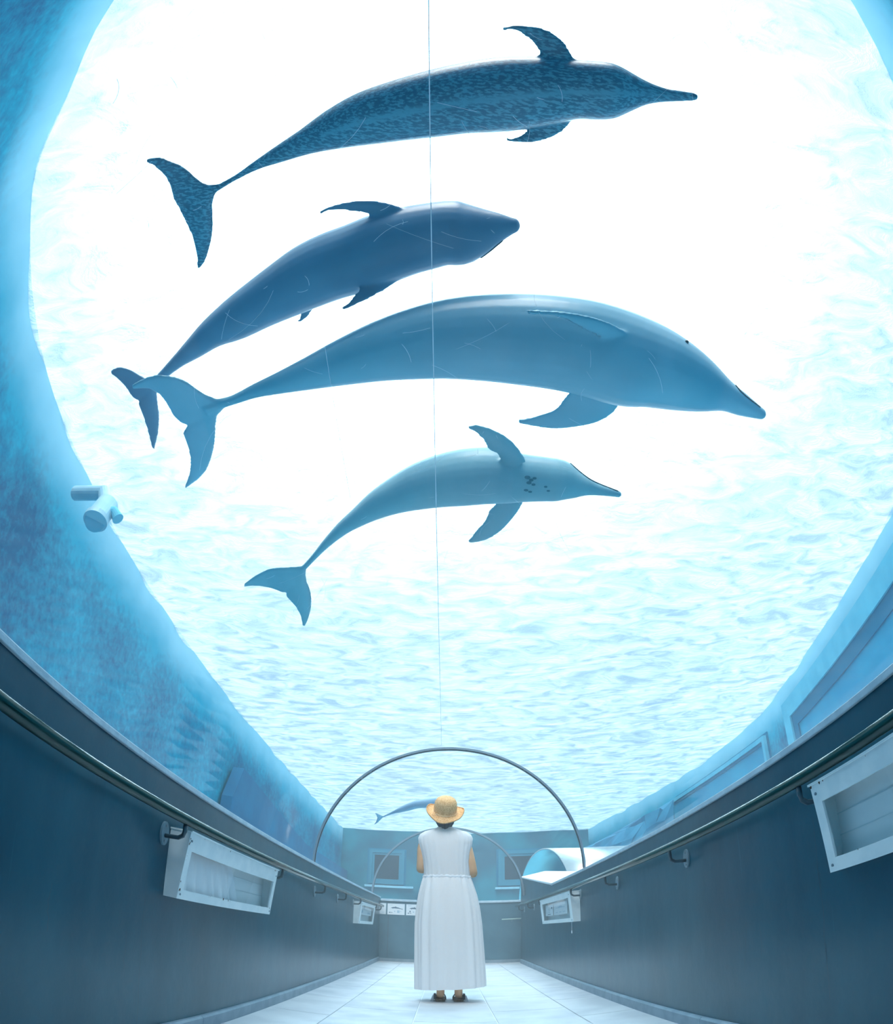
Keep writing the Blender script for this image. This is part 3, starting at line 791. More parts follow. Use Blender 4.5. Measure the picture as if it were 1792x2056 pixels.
    if cord:
        b = NB(); uu = y0 + 0.12
        tube(b, [P(uu, dz(z0), z0), P(uu, dz(z0), z0 - 0.085)], 0.0012, 6); pc_ = obj('pull_cord', b, MAT['paper'], root)
        b = NB(); tube(b, [P(uu, dz(z0), z0 - 0.080), P(uu, dz(z0), z0 - 0.105)], 0.004, 8); obj('cord_weight', b, MAT['paper'], pc_)
    return root
display_box('long white metal display box under the left handrail, nearest the camera, lined with crinkled paper', XL, 1, 2.12, 3.37, 0.590, 0.852, 0.075, 0.045, 0.070, 0.038, 0.045, curtain=True)
display_box('white metal display box on the right wall, cut by the right edge of the photo', XR, -1, 0.75, 1.50, 0.605, 0.868, 0.075, 0.045, 0.055, 0.040, 0.040)
display_box('small white display box far along the left wall with a blank lower half', XL, 1, 6.88, 8.25, 0.590, 0.845, 0.075, 0.05, 0.03, 0.035, 0.10, prints=((7.0, 8.15, 0.70, 0.80, 'text'),), rust=False)
display_box('white display box on the right wall with printed sheets and a hanging pull cord', XR, -1, 5.15, 6.85, 0.605, 0.872, 0.075, 0.05, 0.045, 0.035, 0.11,
            prints=((6.25, 6.72, 0.69, 0.81, 'fin'), (5.50, 6.20, 0.69, 0.81, 'whale')), rust=False, cord=True)

# ------------------------------------------------------------------ sign boards on the end wall
def sign(px0, px1, kind, label):
    a = on_y(px0, 1812, YE - 0.01); c = on_y(px1, 1812, YE - 0.01)
    x0, x1 = a.x, c.x
    z1, z0 = 0.950, 0.765
    root = empty('sign_board', ((x0 + x1) / 2, YE, (z0 + z1) / 2)); tag(root, label, 'sign')
    w, h = (x1 - x0) / 2, (z1 - z0) / 2
    b = NB(); box(b, -w, w, -0.008, 0, -h, h); obj('frame', b, MAT['paper_frame'], root)
    b = NB(); box(b, -w + 0.006, w - 0.006, -0.0095, -0.008, -h + 0.006, h - 0.006); sh = obj('sheet', b, MAT['paper'], root)
    def rect(bm, u0, u1, v0, v1):
        q = [(-w + 2 * w * u0, -0.0101, -h + 2 * h * v0), (-w + 2 * w * u1, -0.0101, -h + 2 * h * v0), (-w + 2 * w * u1, -0.0101, -h + 2 * h * v1), (-w + 2 * w * u0, -0.0101, -h + 2 * h * v1)]
        bm.faces.new([bm.verts.new(v) for v in q])
    if kind in ('dolphin', 'dolphin2'):
        b = NB()
        up = [(0.20, .60), (.26, .66), (.34, .69), (.44, .70), (.48, .76), (.51, .69), (.62, .66), (.74, .59), (.84, .55), (.87, .60), (.86, .52), (.88, .47), (.83, .51), (.72, .545), (.58, .565), (.44, .575), (.34, .58), (.31, .52), (.29, .585)]
        b.faces.new([b.verts.new((-w + 2 * w * u, -0.0102, -h + 2 * h * v)) for u, v in up]); obj('dolphin_print', b, MAT['ink'], sh)
        b = NB()
        for u in (.10, .15, .24): rect(b, u, u + .05, .17, .24)
        if kind == 'dolphin2': rect(b, .20, .26, .28, .42)
        tag(obj('small_print', b, MAT['ink'], sh), kind='stuff')
        b = NB(); rect(b, .56, .70, .18, .40); rect(b, .40, .46, .26, .36); rect(b, .72, .80, .30, .34); rect(b, .1, .3, .84, .87); tag(obj('text_block', b, MAT['inkpale'], sh), kind='stuff')
    elif kind == 'photo':
        b = NB(); rect(b, .45, .95, .35, .92); obj('dark_photo', b, MAT['ink'], sh)
        b = NB(); rect(b, .5, .9, .1, .16); tag(obj('text_block', b, MAT['inkpale'], sh), kind='stuff')
    else:
        b = NB(); rect(b, .72, .90, .16, .20); rect(b, .1, .6, .8, .82); rect(b, .1, .5, .6, .62); tag(obj('text_block', b, MAT['inkpale'], sh), kind='stuff')
sign(743, 775.5, 'text', 'pale almost blank sign board in the left corner of the end wall')
sign(777.5, 813, 'dolphin', 'white sign board with a complete dolphin drawing, left of the person')
sign(815, 851, 'dolphin2', 'white sign board with a dolphin drawing, half hidden behind the white dress')
sign(927, 963, 'photo', 'white sign board with a dark picture just right of the white dress')

# ------------------------------------------------------------------ dolphins
def dolphin_mat(name, c_dark, c_light, spots=0.0, stripe=None, rough=0.35, smax=1.0):
    m, nt, out = mat_base(name)
    b = nt.nodes.new('ShaderNodeBsdfPrincipled'); b.inputs['Roughness'].default_value = rough; b.inputs['Specular IOR Level'].default_value = 0.4
    at = nt.nodes.new('ShaderNodeAttribute'); at.attribute_name = 'along'     # x: length 0..1, y: -1..1 across belly
    g = nt.nodes.new('ShaderNodeTexCoord')
    n1 = node(nt, 'ShaderNodeTexNoise'); n1.inputs['Scale'].default_value = 2.5; n1.inputs['Detail'].default_value = 6
    nt.links.new(g.outputs['Object'], n1.inputs['Vector'])
    mx = nt.nodes.new('ShaderNodeMixRGB'); mx.inputs['Color1'].default_value = c_dark + (1,); mx.inputs['Color2'].default_value = c_light + (1,)
    mr = nt.nodes.new('ShaderNodeMapRange'); mr.inputs['From Min'].default_value = 0.35; mr.inputs['From Max'].default_value = 0.65
    nt.links.new(n1.outputs['Fac'], mr.inputs['Value']); nt.links.new(mr.outputs[0], mx.inputs[0])
    last = mx.outputs[0]
    if spots > 0:
        sp = nt.nodes.new('ShaderNodeSeparateXYZ'); nt.links.new(g.outputs['Object'], sp.inputs[0])
        mp = nt.nodes.new('ShaderNodeMapping'); mp.inputs['Rotation'].default_value = (0, 0, stripe[2]); mp.inputs['Scale'].default_value = (0.35, 1, 1)
        mp.vector_type = 'POINT'
        # rotate first, then squeeze along the body
        mp1 = nt.nodes.new('ShaderNodeMapping'); mp1.inputs['Rotation'].default_value = (0, 0, stripe[2])
        mp.inputs['Rotation'].default_value = (0, 0, 0)
        nt.links.new(g.outputs['Object'], mp1.inputs[0]); nt.links.new(mp1.outputs[0], mp.inputs[0])
        n2 = node(nt, 'ShaderNodeTexNoise'); n2.inputs['Scale'].default_value = 120; n2.inputs['Detail'].default_value = 3; n2.inputs['Roughness'].default_value = 0.55
        nt.links.new(mp.outputs[0], n2.inputs['Vector'])
        rp = nt.nodes.new('ShaderNodeValToRGB'); rp.color_ramp.elements[0].position = 0.47; rp.color_ramp.elements[1].position = 0.57
        nt.links.new(n2.outputs['Fac'], rp.inputs[0])
        m2 = nt.nodes.new('ShaderNodeMixRGB'); m2.inputs['Color2'].default_value = tuple(stripe[3]) + (1,)
        # stripes along the belly are free of spots
        wv_ = nt.nodes.new('ShaderNodeAttribute'); wv_.attribute_name = 'belly'
        a1 = nt.nodes.new('ShaderNodeMath'); a1.operation = 'ADD'
        m3 = nt.nodes.new('ShaderNodeMath'); m3.operation = 'MINIMUM'; m3.inputs[1].default_value = 1.0
        nt.links.new(rp.outputs[0], a1.inputs[0]); nt.links.new(wv_.outputs['Fac'], a1.inputs[1]); nt.links.new(a1.outputs[0], m3.inputs[0])
        sc_ = nt.nodes.new('ShaderNodeMath'); sc_.operation = 'MULTIPLY'; sc_.inputs[1].default_value = spots
        nt.links.new(m3.outputs[0], sc_.inputs[0])
        nt.links.new(last, m2.inputs['Color1']); nt.links.new(sc_.outputs[0], m2.inputs[0])
        last = m2.outputs[0]
    nt.links.new(last, b.inputs['Base Color'])
    nt.links.new(b.outputs[0], out.inputs['Surface'])
    return m

def blade(bm, lead, trail, place, th, n=11, near=0.0):
    """fin between a leading and a trailing edge, lens shaped in section, given as photo points placed in space"""
    A = resample([place(*p) for p in catmull([tuple(q) for q in lead], 4)], n)
    B = resample([place(*p) for p in catmull([tuple(q) for q in trail], 4)], n)
    if near:      # the fin hangs down towards the viewer, more so at its tip
        for L_ in (A, B):
            for i in range(n):
                s = i / (n - 1)
                L_[i] = CAMLOC + (L_[i] - CAMLOC) * (1 - near * (0.25 + 0.75 * s))
    rings = []
    for i, (a, c) in enumerate(zip(A, B)):
        s = i / (n - 1)
        ch = c - a; L = ch.length
        span = (A[min(i + 1, n - 1)] + B[min(i + 1, n - 1)]) - (A[max(i - 1, 0)] + B[max(i - 1, 0)])
        nn = ch.cross(span)
        if nn.length < 1e-9: nn = Vector((0, 0, 1))
        nn.normalize()
        t = max(0.024, min(th * (1 - 0.5 * s), L * 0.3))
        if L < 0.02:
            c = a + (ch.normalized() if L > 1e-6 else Vector((1, 0, 0))) * 0.02; ch = c - a
        ring = []
        for k in range(12):
            an = k * 2 * math.pi / 12
            u = 0.5 - 0.5 * math.cos(an)
            prof = math.sin(an) * (1.0 - 0.35 * u)
            ring.append(a + ch * u + nn * (t * 0.5 * prof))
        rings.append(ring)
    loft(bm, rings)

def dolphin(crop, k, pairs, tip, flukes, fins, zc, label, mat, tz=None, squash=1.0, eyes=None, mouth=None, extra=None, nearfins=()):
    x0, y0 = crop
    F = lambda p: (x0 + p[0] * k, y0 + p[1] * k)
    # heights can change along the body: tz = (z at head, z at tail)
    zh, zt = (zc, zc) if tz is None else tz
    hx, tx = F(tip)[0], F(pairs[-1][0])[0]
    def zat(px): 
        s = max(0, min(1.25, (hx - px) / (hx - tx)))
        return zh + (zt - zh) * s
    def place(px, py, off=0.0): return on_z(px, py, zat(px) + off)
    st = []
    tp = F(tip)
    for a, c in pairs:
        A, Cc = F(a), F(c)
        mid = ((A[0] + Cc[0]) / 2, (A[1] + Cc[1]) / 2)
        st.append((mid[0], mid[1], A[0], A[1], Cc[0], Cc[1]))
    st = catmull(st, 3)
    C = []; R = []
    for s in st:
        c = place(s[0], s[1]); d = (c - CAMLOC).length
        e1 = ray(s[2], s[3]) * d; e2 = ray(s[4], s[5]) * d
        C.append(c); R.append((e1 - e2).length / 2)
    # rounded nose
    tpv = place(*tp)
    nose = []
    for f in (0.0, 0.35, 0.7, 0.9):
        nose.append((tpv.lerp(C[0], f), R[0] * math.sqrt(max(0.02, 1 - (1 - f) ** 2))))
    C = [n_[0] for n_ in nose] + C; R = [n_[1] for n_ in nose] + R
    bm = NB(); n = 26
    rings = []; 
    for i, c in enumerate(C):
        t = (C[min(i + 1, len(C) - 1)] - C[max(i - 1, 0)]).normalized()
        a = t.cross(Vector((0, 0, 1))).normalized(); up = a.cross(t).normalized()
        # make the outline seen from the camera equal the measured width: 'a' must be seen broadside
        rings.append([c + a * (R[i] * math.cos(q * 2 * math.pi / n)) + up * (R[i] * squash * math.sin(q * 2 * math.pi / n)) for q in range(n)])
    loft(bm, rings)
    for lead, trail in flukes:
        blade(bm, [F(p) for p in lead], [F(p) for p in trail], place, 0.05)
    for lead, trail, off in fins:
        blade(bm, [F(p) for p in lead], [F(p) for p in trail], place, 0.05, near=-off / 2.2)
    # origin at the middle of the body
    org = C[len(C) // 2].copy()
    for v in bm.verts: v.co -= org
    o = obj('dolphin', bm, mat, smooth=True)
    o.location = org
    md = o.modifiers.new('weld', 'REMESH'); md.mode = 'VOXEL'; md.voxel_size = 0.009; md.use_smooth_shade = True
    sm = o.modifiers.new('soft', 'CORRECTIVE_SMOOTH'); sm.iterations = 0
    o.modifiers.remove(sm)
    sm = o.modifiers.new('soft', 'SMOOTH'); sm.iterations = 3; sm.factor = 0.5
    # bake the modifiers and write the belly mask
    dg = bpy.context.evaluated_depsgraph_get()
    ev = o.evaluated_get(dg); me = bpy.data.meshes.new_from_object(ev, depsgraph=dg)
    o.modifiers.clear(); o.data = me
    if not me.materials: me.materials.append(mat)
    for p in me.polygons: p.use_smooth = True
    at = me.attributes.new('belly', 'FLOAT', 'POINT')
    CC = [c - org for c in C]
    for v in me.vertices:
        best = min(range(len(CC)), key=lambda i: (CC[i] - v.co).length_squared)
        t = (CC[min(best + 1, len(CC) - 1)] - CC[max(best - 1, 0)]).normalized()
        a = t.cross(Vector((0, 0, 1))).normalized()
        u = (v.co - CC[best]).dot(a) / max(R[best], 0.01)
        s = best / (len(CC) - 1)
        val = max(0, 1 - abs(u + 0.12) / 0.15) * (1 if 0.1 < s < 0.72 else 0)
        val += 0.8 * max(0, 1 - abs(u - 0.75) / 0.12) * (1 if s < 0.3 else 0)
        at.data[v.index].value = val
    tag(o, label, 'dolphin')
    cl = C
    if mouth:
        b = NB()
        pts = []
        for p in catmull([F(q) for q in mouth], 4):
            # project onto the body surface along the camera ray
            d0 = ray(*p)
            hit, loc, nrm, idx = o.ray_cast(CAMLOC - org, d0)
            if hit: pts.append(loc + nrm * 0.001)
        if len(pts) > 2:
            tube(b, pts, 0.0035, 6); obj('mouth', b, MAT['dolph_dark'], o)
        else: b.free()
    for e in (eyes or []):
        d0 = ray(*F(e)); hit, loc, nrm, idx = o.ray_cast(CAMLOC - org, d0)
        if hit:
            b = NB(); bmesh.ops.create_uvsphere(b, u_segments=12, v_segments=8, radius=0.009)
            for v in b.verts: v.co += loc
            obj('eye', b, MAT['dolph_dark'], o, smooth=True)
    if extra:
        for (cx_, cy_, rr) in extra:
            b = NB()
            d0 = ray(*F((cx_, cy_))); hit, loc, nrm, idx = o.ray_cast(CAMLOC - org, d0)
            if hit:
                a, c2 = ring_frame(nrm); loc = loc + nrm * 0.0015
                b.faces.new([b.verts.new(loc + a * (rr * 1.6 * math.cos(q * .785)) + c2 * (rr * math.sin(q * .785))) for q in range(8)])
            obj('belly_spot', b, MAT['dolph_spot'], o)
    return o
MAT['dolph_dark'] = pbr('dolphin_dark', (0.01, 0.03, 0.05), 0.3)
MAT['dolph_spot'] = pbr('dolphin_spot', (0.06, 0.17, 0.22), 0.4)

D1_dark, D1_lite = (0.06, 0.17, 0.25), (0.085, 0.205, 0.29)
dolphin((280, 30), .636,
    [((1740, 243), (1740, 272)), ((1690, 236), (1690, 274)), ((1650, 228), (1650, 276)), ((1600, 208), (1600, 284)), ((1560, 185), (1560, 300)), ((1500, 152), (1500, 325)),
     ((1440, 145), (1440, 332)), ((1370, 140), (1370, 330)), ((1260, 130), (1270, 352)), ((1130, 132), (1150, 370)), ((1010, 152), (1030, 376)), ((910, 175), (930, 388)), ((800, 207), (820, 400)),
     ((700, 243), (720, 413)), ((600, 297), (630, 425)), ((510, 360), (540, 440)), ((430, 413), (455, 464)), ((360, 462), (378, 487)), ((300, 505), (312, 519)), ((250, 533), (260, 549)), ((212, 560), (215, 578))],
    (1766, 258),
    [([(245, 533), (200, 530), (150, 485), (100, 460), (60, 447), (24, 453)], [(200, 600), (128, 612), (110, 590), (98, 545), (78, 508), (50, 480), (22, 462)]),
     ([(248, 548), (232, 590), (234, 640), (231, 700), (212, 770), (192, 799)], [(190, 570), (130, 612), (132, 628), (147, 662), (165, 700), (178, 750), (184, 797)])],
    [([(1385, 160), (1355, 105), (1320, 65), (1270, 40), (1200, 31), (1145, 38)], [(1270, 160), (1262, 128), (1245, 100), (1225, 75), (1190, 52), (1145, 43)], 0.0),
     ([(1380, 315), (1350, 355), (1310, 385), (1250, 403), (1200, 404), (1154, 398)], [(1265, 300), (1250, 325), (1235, 350), (1215, 370), (1185, 385), (1154, 394)], 0.0)],
    2.75, 'topmost dolphin, dark speckled and striped belly, long thin beak pointing right',
    dolphin_mat('dolphin_speckled', D1_dark, D1_lite, spots=0.85, stripe=(0, 0, -0.12, (0.16, 0.42, 0.54))), tz=(2.72, 2.95))

dolphin((200, 380), .5022,
    [((1655, 113), (1650, 177)), ((1600, 90), (1590, 212)), ((1530, 66), (1520, 262)), ((1450, 46), (1450, 303)), ((1380, 45), (1380, 305)), ((1300, 55), (1300, 325)), ((1220, 68), (1235, 345)),
     ((1110, 92), (1165, 375)), ((1000, 135), (1060, 412)), ((900, 172), (960, 440)), ((800, 222), (870, 473)), ((700, 290), (790, 505)), ((600, 365), (690, 545)), ((500, 445), (590, 590)),
     ((420, 520), (490, 622)), ((350, 600), (410, 665)), ((300, 660), (345, 698)), ((255, 712), (290, 735)), ((222, 750), (252, 768)), ((195, 785), (225, 800))],
    (1683, 146),
    [([(215, 775), (170, 748), (120, 720), (80, 709), (46, 722)], [(200, 830), (152, 846), (130, 830), (110, 800), (85, 770), (46, 738)]),
     ([(228, 780), (232, 850), (239, 900), (236, 970), (219, 1040)], [(180, 830), (152, 846), (162, 882), (180, 930), (195, 980), (209, 1032)])],
    [([(1225, 80), (1160, 55), (1080, 44), (1000, 48), (930, 64), (880, 87)], [(1110, 130), (1070, 100), (1030, 93), (980, 86), (930, 86), (880, 91)], 0.0),
     ([(1225, 335), (1180, 378), (1130, 410), (1060, 447), (970, 485)], [(1135, 318), (1090, 350), (1045, 390), (1010, 430), (970, 480)], -0.22),
     ([(860, 455), (850, 485), (825, 515), (802, 531)], [(800, 470), (802, 492), (797, 515), (796, 529)], 0.0)],
    3.05, 'second dolphin from the top, plain slate blue with a short blunt head',
    dolphin_mat('dolphin_slate', (0.10, 0.21, 0.32), (0.14, 0.27, 0.39)), tz=(3.0, 3.15), eyes=[(1470, 47)], mouth=[(1480, 300), (1540, 262), (1610, 205)])

dolphin((240, 560), .7366,
    [((1752, 352), (1737, 381)), ((1705, 312), (1683, 372)), ((1668, 280), (1630, 357)), ((1620, 228), (1560, 358)), ((1560, 175), (1485, 353)), ((1480, 125), (1420, 348)), ((1400, 90), (1350, 345)),
     ((1300, 58), (1265, 320)), ((1200, 42), (1185, 303)), ((1100, 36), (1090, 290)), ((1000, 38), (1000, 280)), ((900, 50), (910, 274)), ((800, 75), (830, 274)), ((700, 112), (735, 278)),
     ((600, 160), (640, 287)), ((500, 215), (540, 298)), ((420, 258), (450, 310)), ((360, 288), (380, 322)), ((310, 315), (322, 340)), ((275, 326), (285, 352)), ((235, 335), (240, 372))],
    (1759, 373),
    [([(292, 326), (255, 325), (220, 305), (180, 275), (130, 262), (80, 264), (34, 288)], [(240, 400), (185, 402), (150, 382), (130, 345), (110, 315), (80, 300), (34, 299)]),
     ([(288, 350), (265, 375), (263, 420), (256, 470), (232, 530), (181, 570)], [(220, 372), (185, 400), (168, 408), (178, 440), (190, 480), (190, 520), (178, 564)])],
    [([(1365, 340), (1340, 370), (1290, 395), (1200, 408), (1150, 405), (1086, 392)], [(1240, 290), (1225, 307), (1203, 335), (1186, 355), (1140, 370), (1086, 386)], 0.0),
     ([(1410, 165), (1370, 135), (1300, 105), (1220, 90), (1110, 84)], [(1395, 205), (1330, 170), (1260, 137), (1200, 105), (1110, 87)], -0.30)],
    2.66, 'largest dolphin, smooth pale blue-grey belly, third from the top with head at the right',
    dolphin_mat('dolphin_pale', (0.20, 0.43, 0.54), (0.26, 0.49, 0.60), rough=0.3), tz=(2.62, 2.72), eyes=[(1545, 172)], mouth=[(1590, 200), (1640, 240), (1690, 305), (1745, 350)])

dolphin((470, 830), .4464,
    [((1722, 345), (1720, 377)), ((1650, 322), (1650, 371)), ((1592, 290), (1580, 371)), ((1540, 250), (1510, 385)), ((1480, 207), (1450, 396)), ((1400, 192), (1390, 397)), ((1310, 180), (1310, 400)),
     ((1200, 163), (1240, 406)), ((1100, 150), (1160, 406)), ((1000, 158), (1055, 415)), ((900, 185), (950, 422)), ((800, 228), (855, 432)), ((700, 290), (755, 448)), ((620, 350), (665, 472)),
     ((540, 425), (580, 505)), ((470, 490), (505, 543)), ((400, 570), (428, 600)), ((350, 635), (372, 652)), ((310, 680), (330, 695)), ((270, 722), (290, 740))],
    (1742, 370),
    [([(315, 685), (250, 691), (190, 691), (130, 709), (80, 738), (44, 768)], [(275, 790), (228, 808), (200, 800), (160, 786), (110, 776), (46, 779)]),
     ([(325, 695), (325, 745), (345, 800), (349, 860), (336, 920), (319, 955)], [(255, 740), (228, 808), (250, 840), (275, 870), (295, 910), (306, 951)])],
    [([(1315, 215), (1280, 158), (1230, 108), (1160, 70), (1090, 51), (1053, 57)], [(1200, 230), (1180, 180), (1140, 162), (1120, 122), (1085, 86), (1053, 66)], -0.10),
     ([(1305, 390), (1270, 450), (1210, 520), (1130, 571), (1056, 581)], [(1190, 380), (1175, 408), (1142, 440), (1120, 490), (1083, 530), (1052, 572)], -0.04)],
    2.80, 'lowest of the four overhead dolphins, grey-green belly, beak pointing right, tail curled down',
    dolphin_mat('dolphin_greygreen', (0.19, 0.38, 0.46), (0.25, 0.45, 0.51)), tz=(2.78, 2.9), eyes=[(1465, 203)], mouth=[(1500, 215), (1560, 268), (1620, 308), (1725, 350)],
    extra=[(1318, 288, .010), (1335, 300, .008), (1350, 292, .007), (1325, 312, .009), (1345, 320, .007), (1312, 345, .008), (1330, 352, .007), (1400, 330, .006), (1412, 348, .006)])

dolphin((610, 1490), .1618,
    [((1850, 700), (1850, 745)), ((1830, 690), (1830, 768)), ((1800, 680), (1800, 790)), ((1700, 682), (1700, 806)), ((1560, 697), (1580, 815)), ((1400, 722), (1420, 822)), ((1290, 760), (1310, 850)), ((1190, 806), (1210, 872)),
     ((1100, 855), (1115, 890)), ((1030, 893), (1040, 915)), ((965, 922), (972, 940)), ((930, 935), (932, 955))],
    (1858, 720),
    [([(975, 920), (930, 900), (905, 888), (886, 881)], [(925, 960), (912, 940), (900, 915), (887, 886)]),
     ([(975, 938), (945, 970), (915, 1000), (874, 1022)], [(915, 930), (905, 950), (892, 985), (873, 1018)])],
    [([(1660, 800), (1600, 830), (1545, 848)], [(1620, 800), (1570, 825), (1545, 845)], 0.0)],
    2.5, 'small distant dolphin beyond the straw hat, only its tail half showing',
    dolphin_mat('dolphin_far', (0.16, 0.30, 0.44), (0.2, 0.34, 0.48)), tz=(2.35, 2.5))

# ------------------------------------------------------------------ person
PY = 4.66
person = empty('person', (0.02, PY, 0)); tag(person, 'person seen from behind in a long white sleeveless dress and straw hat, looking up', 'person')
PX = 0.02
def skin_obj(name, verts, edges, radii, mat, parent, sub=2, root=0):
    me = bpy.data.meshes.new(name); me.from_pydata(verts, edges, []); o = bpy.data.objects.new(name, me); COL.objects.link(o)
    o.parent = parent
    sk = o.modifiers.new('skin', 'SKIN'); sk.use_smooth_shade = True
    for i, r_ in enumerate(radii):
        v = me.skin_vertices[0].data[i]; v.radius = r_ if isinstance(r_, tuple) else (r_, r_); v.use_root = (i == root)
    ss = o.modifiers.new('sub', 'SUBSURF'); ss.levels = sub; ss.render_levels = sub
    dg = bpy.context.evaluated_depsgraph_get(); me2 = bpy.data.meshes.new_from_object(o.evaluated_get(dg), depsgraph=dg)
    o.modifiers.clear(); o.data = me2; me2.materials.clear(); me2.materials.append(mat)
    for p in me2.polygons: p.use_smooth = True
    return o
# skeleton (local: x right, y away from camera, z up), body shifted slightly: feet at +.03, head at -.045
V = []; E = []; Rr = []
def add(p, r_, par=None):
    V.append(p); Rr.append(r_)
    if par is not None: E.append((par, len(V) - 1))
    return len(V) - 1
pel = add((0.005, 0, 0.86), (0.13, 0.10))
wst = add((-0.01, 0, 1.00), (0.105, 0.085), pel)
che = add((-0.03, -0.005, 1.17), (0.12, 0.09), wst)
uch = add((-0.04, -0.005, 1.28), (0.085, 0.07), che)
nk = add((-0.042, -0.012, 1.355), 0.045, uch)
nk2 = add((-0.042, -0.020, 1.40), 0.045, nk)
hd1 = add((-0.042, -0.005, 1.445), (0.068, 0.075), nk2)
hd2 = add((-0.042, -0.020, 1.505), (0.075, 0.09), hd1)
hd3 = add((-0.042, -0.045, 1.56), (0.055, 0.06), hd2)
for s, sx, elx, elz in ((-1, -0.195, -0.211, 1.035), (1, 0.118, 0.168, 1.005)):
    sh_ = add((sx * 0.9 - 0.004, 0.0, 1.295), 0.046, uch)
    ua = add((sx - 0.004, 0.0, 1.23), 0.046, sh_)
    um = add(((sx + elx) / 2, -0.008, 1.12), 0.041, ua)
    el = add((elx, 0.0, elz), 0.036, um)
    fa = add((elx * 0.82, 0.11, elz + 0.035), 0.034, el)
    wr_ = add((elx * 0.55 - 0.01, 0.215, elz + 0.075), 0.023, fa)
for s, hx_, kx, axx in ((-1, -0.055, -0.045, -0.0545), (1, 0.075, 0.075, 0.0705)):
    hp = add((hx_, 0, 0.78), 0.085, pel)
    kn = add((kx, 0.0, 0.46), 0.055, hp)
    cf = add((kx, -0.012, 0.33), 0.052, kn)
    an = add((axx, 0.005, 0.095), 0.030, cf)
    hl = add((axx, -0.018, 0.048), 0.031, an)
    bf = add((axx + s * 0.01, 0.08, 0.038), (0.034, 0.022), hl)
    te = add((axx + s * 0.022, 0.165, 0.030), (0.034, 0.013), bf)
body = skin_obj('body', V, E, Rr, MAT['skin'], person)
# hands with five fingers, clasped in front of the chest
def hand(s, wx, wy, wz):
    V = []; E = []; Rr = []
    def ad(p, r_, par=None):
        V.append(p); Rr.append(r_)
        if par is not None: E.append((par, len(V) - 1))
        return len(V) - 1
    w = ad((wx, wy, wz), (0.022, 0.016)); p1 = ad((wx - s * 0.02, wy + 0.045, wz + 0.02), (0.034, 0.015), w); p2 = ad((wx - s * 0.03, wy + 0.075, wz + 0.03), (0.036, 0.013), p1)
    for i, L in enumerate((0.030, 0.034, 0.031, 0.024)):
        dz_ = 0.027 - i * 0.018
        a = ad((wx - s * 0.04, wy + 0.085, wz + 0.03 + dz_), 0.0085, p2)
        c = ad((wx - s * (0.045 + L * .7), wy + 0.10, wz + 0.03 + dz_), 0.008, a)
        ad((wx - s * (0.045 + L * 1.6), wy + 0.085, wz + 0.03 + dz_), 0.0068, c)
    t = ad((wx - s * 0.03, wy + 0.03, wz + 0.055), 0.010, p1); t2 = ad((wx - s * 0.055, wy + 0.045, wz + 0.078), 0.0085, t)
    skin_obj('hand', V, E, Rr, MAT['skin'], person, sub=1)
hand(-1, -0.126, 0.215, 1.11); hand(1, 0.083, 0.215, 1.08)

# dress: bodice and skirt
def dress_ring(cx, cy, hw, hd, z, ph, amp, nf, n=120, tiltz=0.0):
    r = []
    for k in range(n):
        a = 2 * math.pi * k / n
        f = 1 + amp * (math.sin(nf * a + ph) * 0.6 + math.sin((nf * 1.7) * a + ph * 1.3 + 1) * 0.4)
        c, s = math.cos(a), math.sin(a)
        e = 0.82
        x = cx + hw * f * math.copysign(abs(c) ** e, c); y = cy + hd * f * math.copysign(abs(s) ** e, s)
        r.append((x, y, z + tiltz * c * hw))
    return r
b = NB()
bod = [  # cx, hw, hd, z, amp
    (-0.040, 0.050, 0.048, 1.392, 0.0), (-0.040, 0.060, 0.058, 1.378, 0.01), (-0.038, 0.100, 0.072, 1.362, 0.015), (-0.037, 0.150, 0.085, 1.345, 0.015), (-0.037, 0.186, 0.094, 1.322, 0.012), (-0.037, 0.198, 0.10, 1.295, 0.012),
    (-0.037, 0.194, 0.108, 1.25, 0.012), (-0.034, 0.180, 0.114, 1.18, 0.014), (-0.030, 0.168, 0.118, 1.11, 0.017), (-0.025, 0.164, 0.118, 1.04, 0.020), (-0.022, 0.165, 0.118, 0.985, 0.022)]
loft(b, [dress_ring(c, 0, hw, hd, z, 0.3, a, 26) for c, hw, hd, z, a in bod], cap0=False, cap1=False)
dr = obj('dress_bodice', b, MAT['dress'], person, smooth=True)
b = NB()
sk_ = [(-0.022, 0.167, 0.120, 0.990, 0.035, 0), (-0.022, 0.172, 0.126, 0.975, 0.045, 0), (-0.020, 0.184, 0.14, 0.93, 0.045, .1), (-0.016, 0.205, 0.155, 0.85, 0.040, .2), (-0.012, 0.222, 0.17, 0.74, 0.040, .3), (-0.008, 0.232, 0.18, 0.62, 0.045, .4),
       (-0.003, 0.235, 0.185, 0.50, 0.050, .5), (0.003, 0.237, 0.188, 0.38, 0.055, .6), (0.008, 0.239, 0.19, 0.26, 0.058, .7), (0.012, 0.240, 0.19, 0.16, 0.060, .8), (0.014, 0.240, 0.19, 0.112, 0.060, .85)]
loft(b, [dress_ring(c, 0.0, hw, hd, z, 0.6 + ph, a, 15 if z > .9 else 13, tiltz=(0.06 if z < .2 else 0)) for c, hw, hd, z, a, ph in sk_], cap0=False, cap1=False)
skt = obj('dress_skirt', b, MAT['dress'], person, smooth=True)
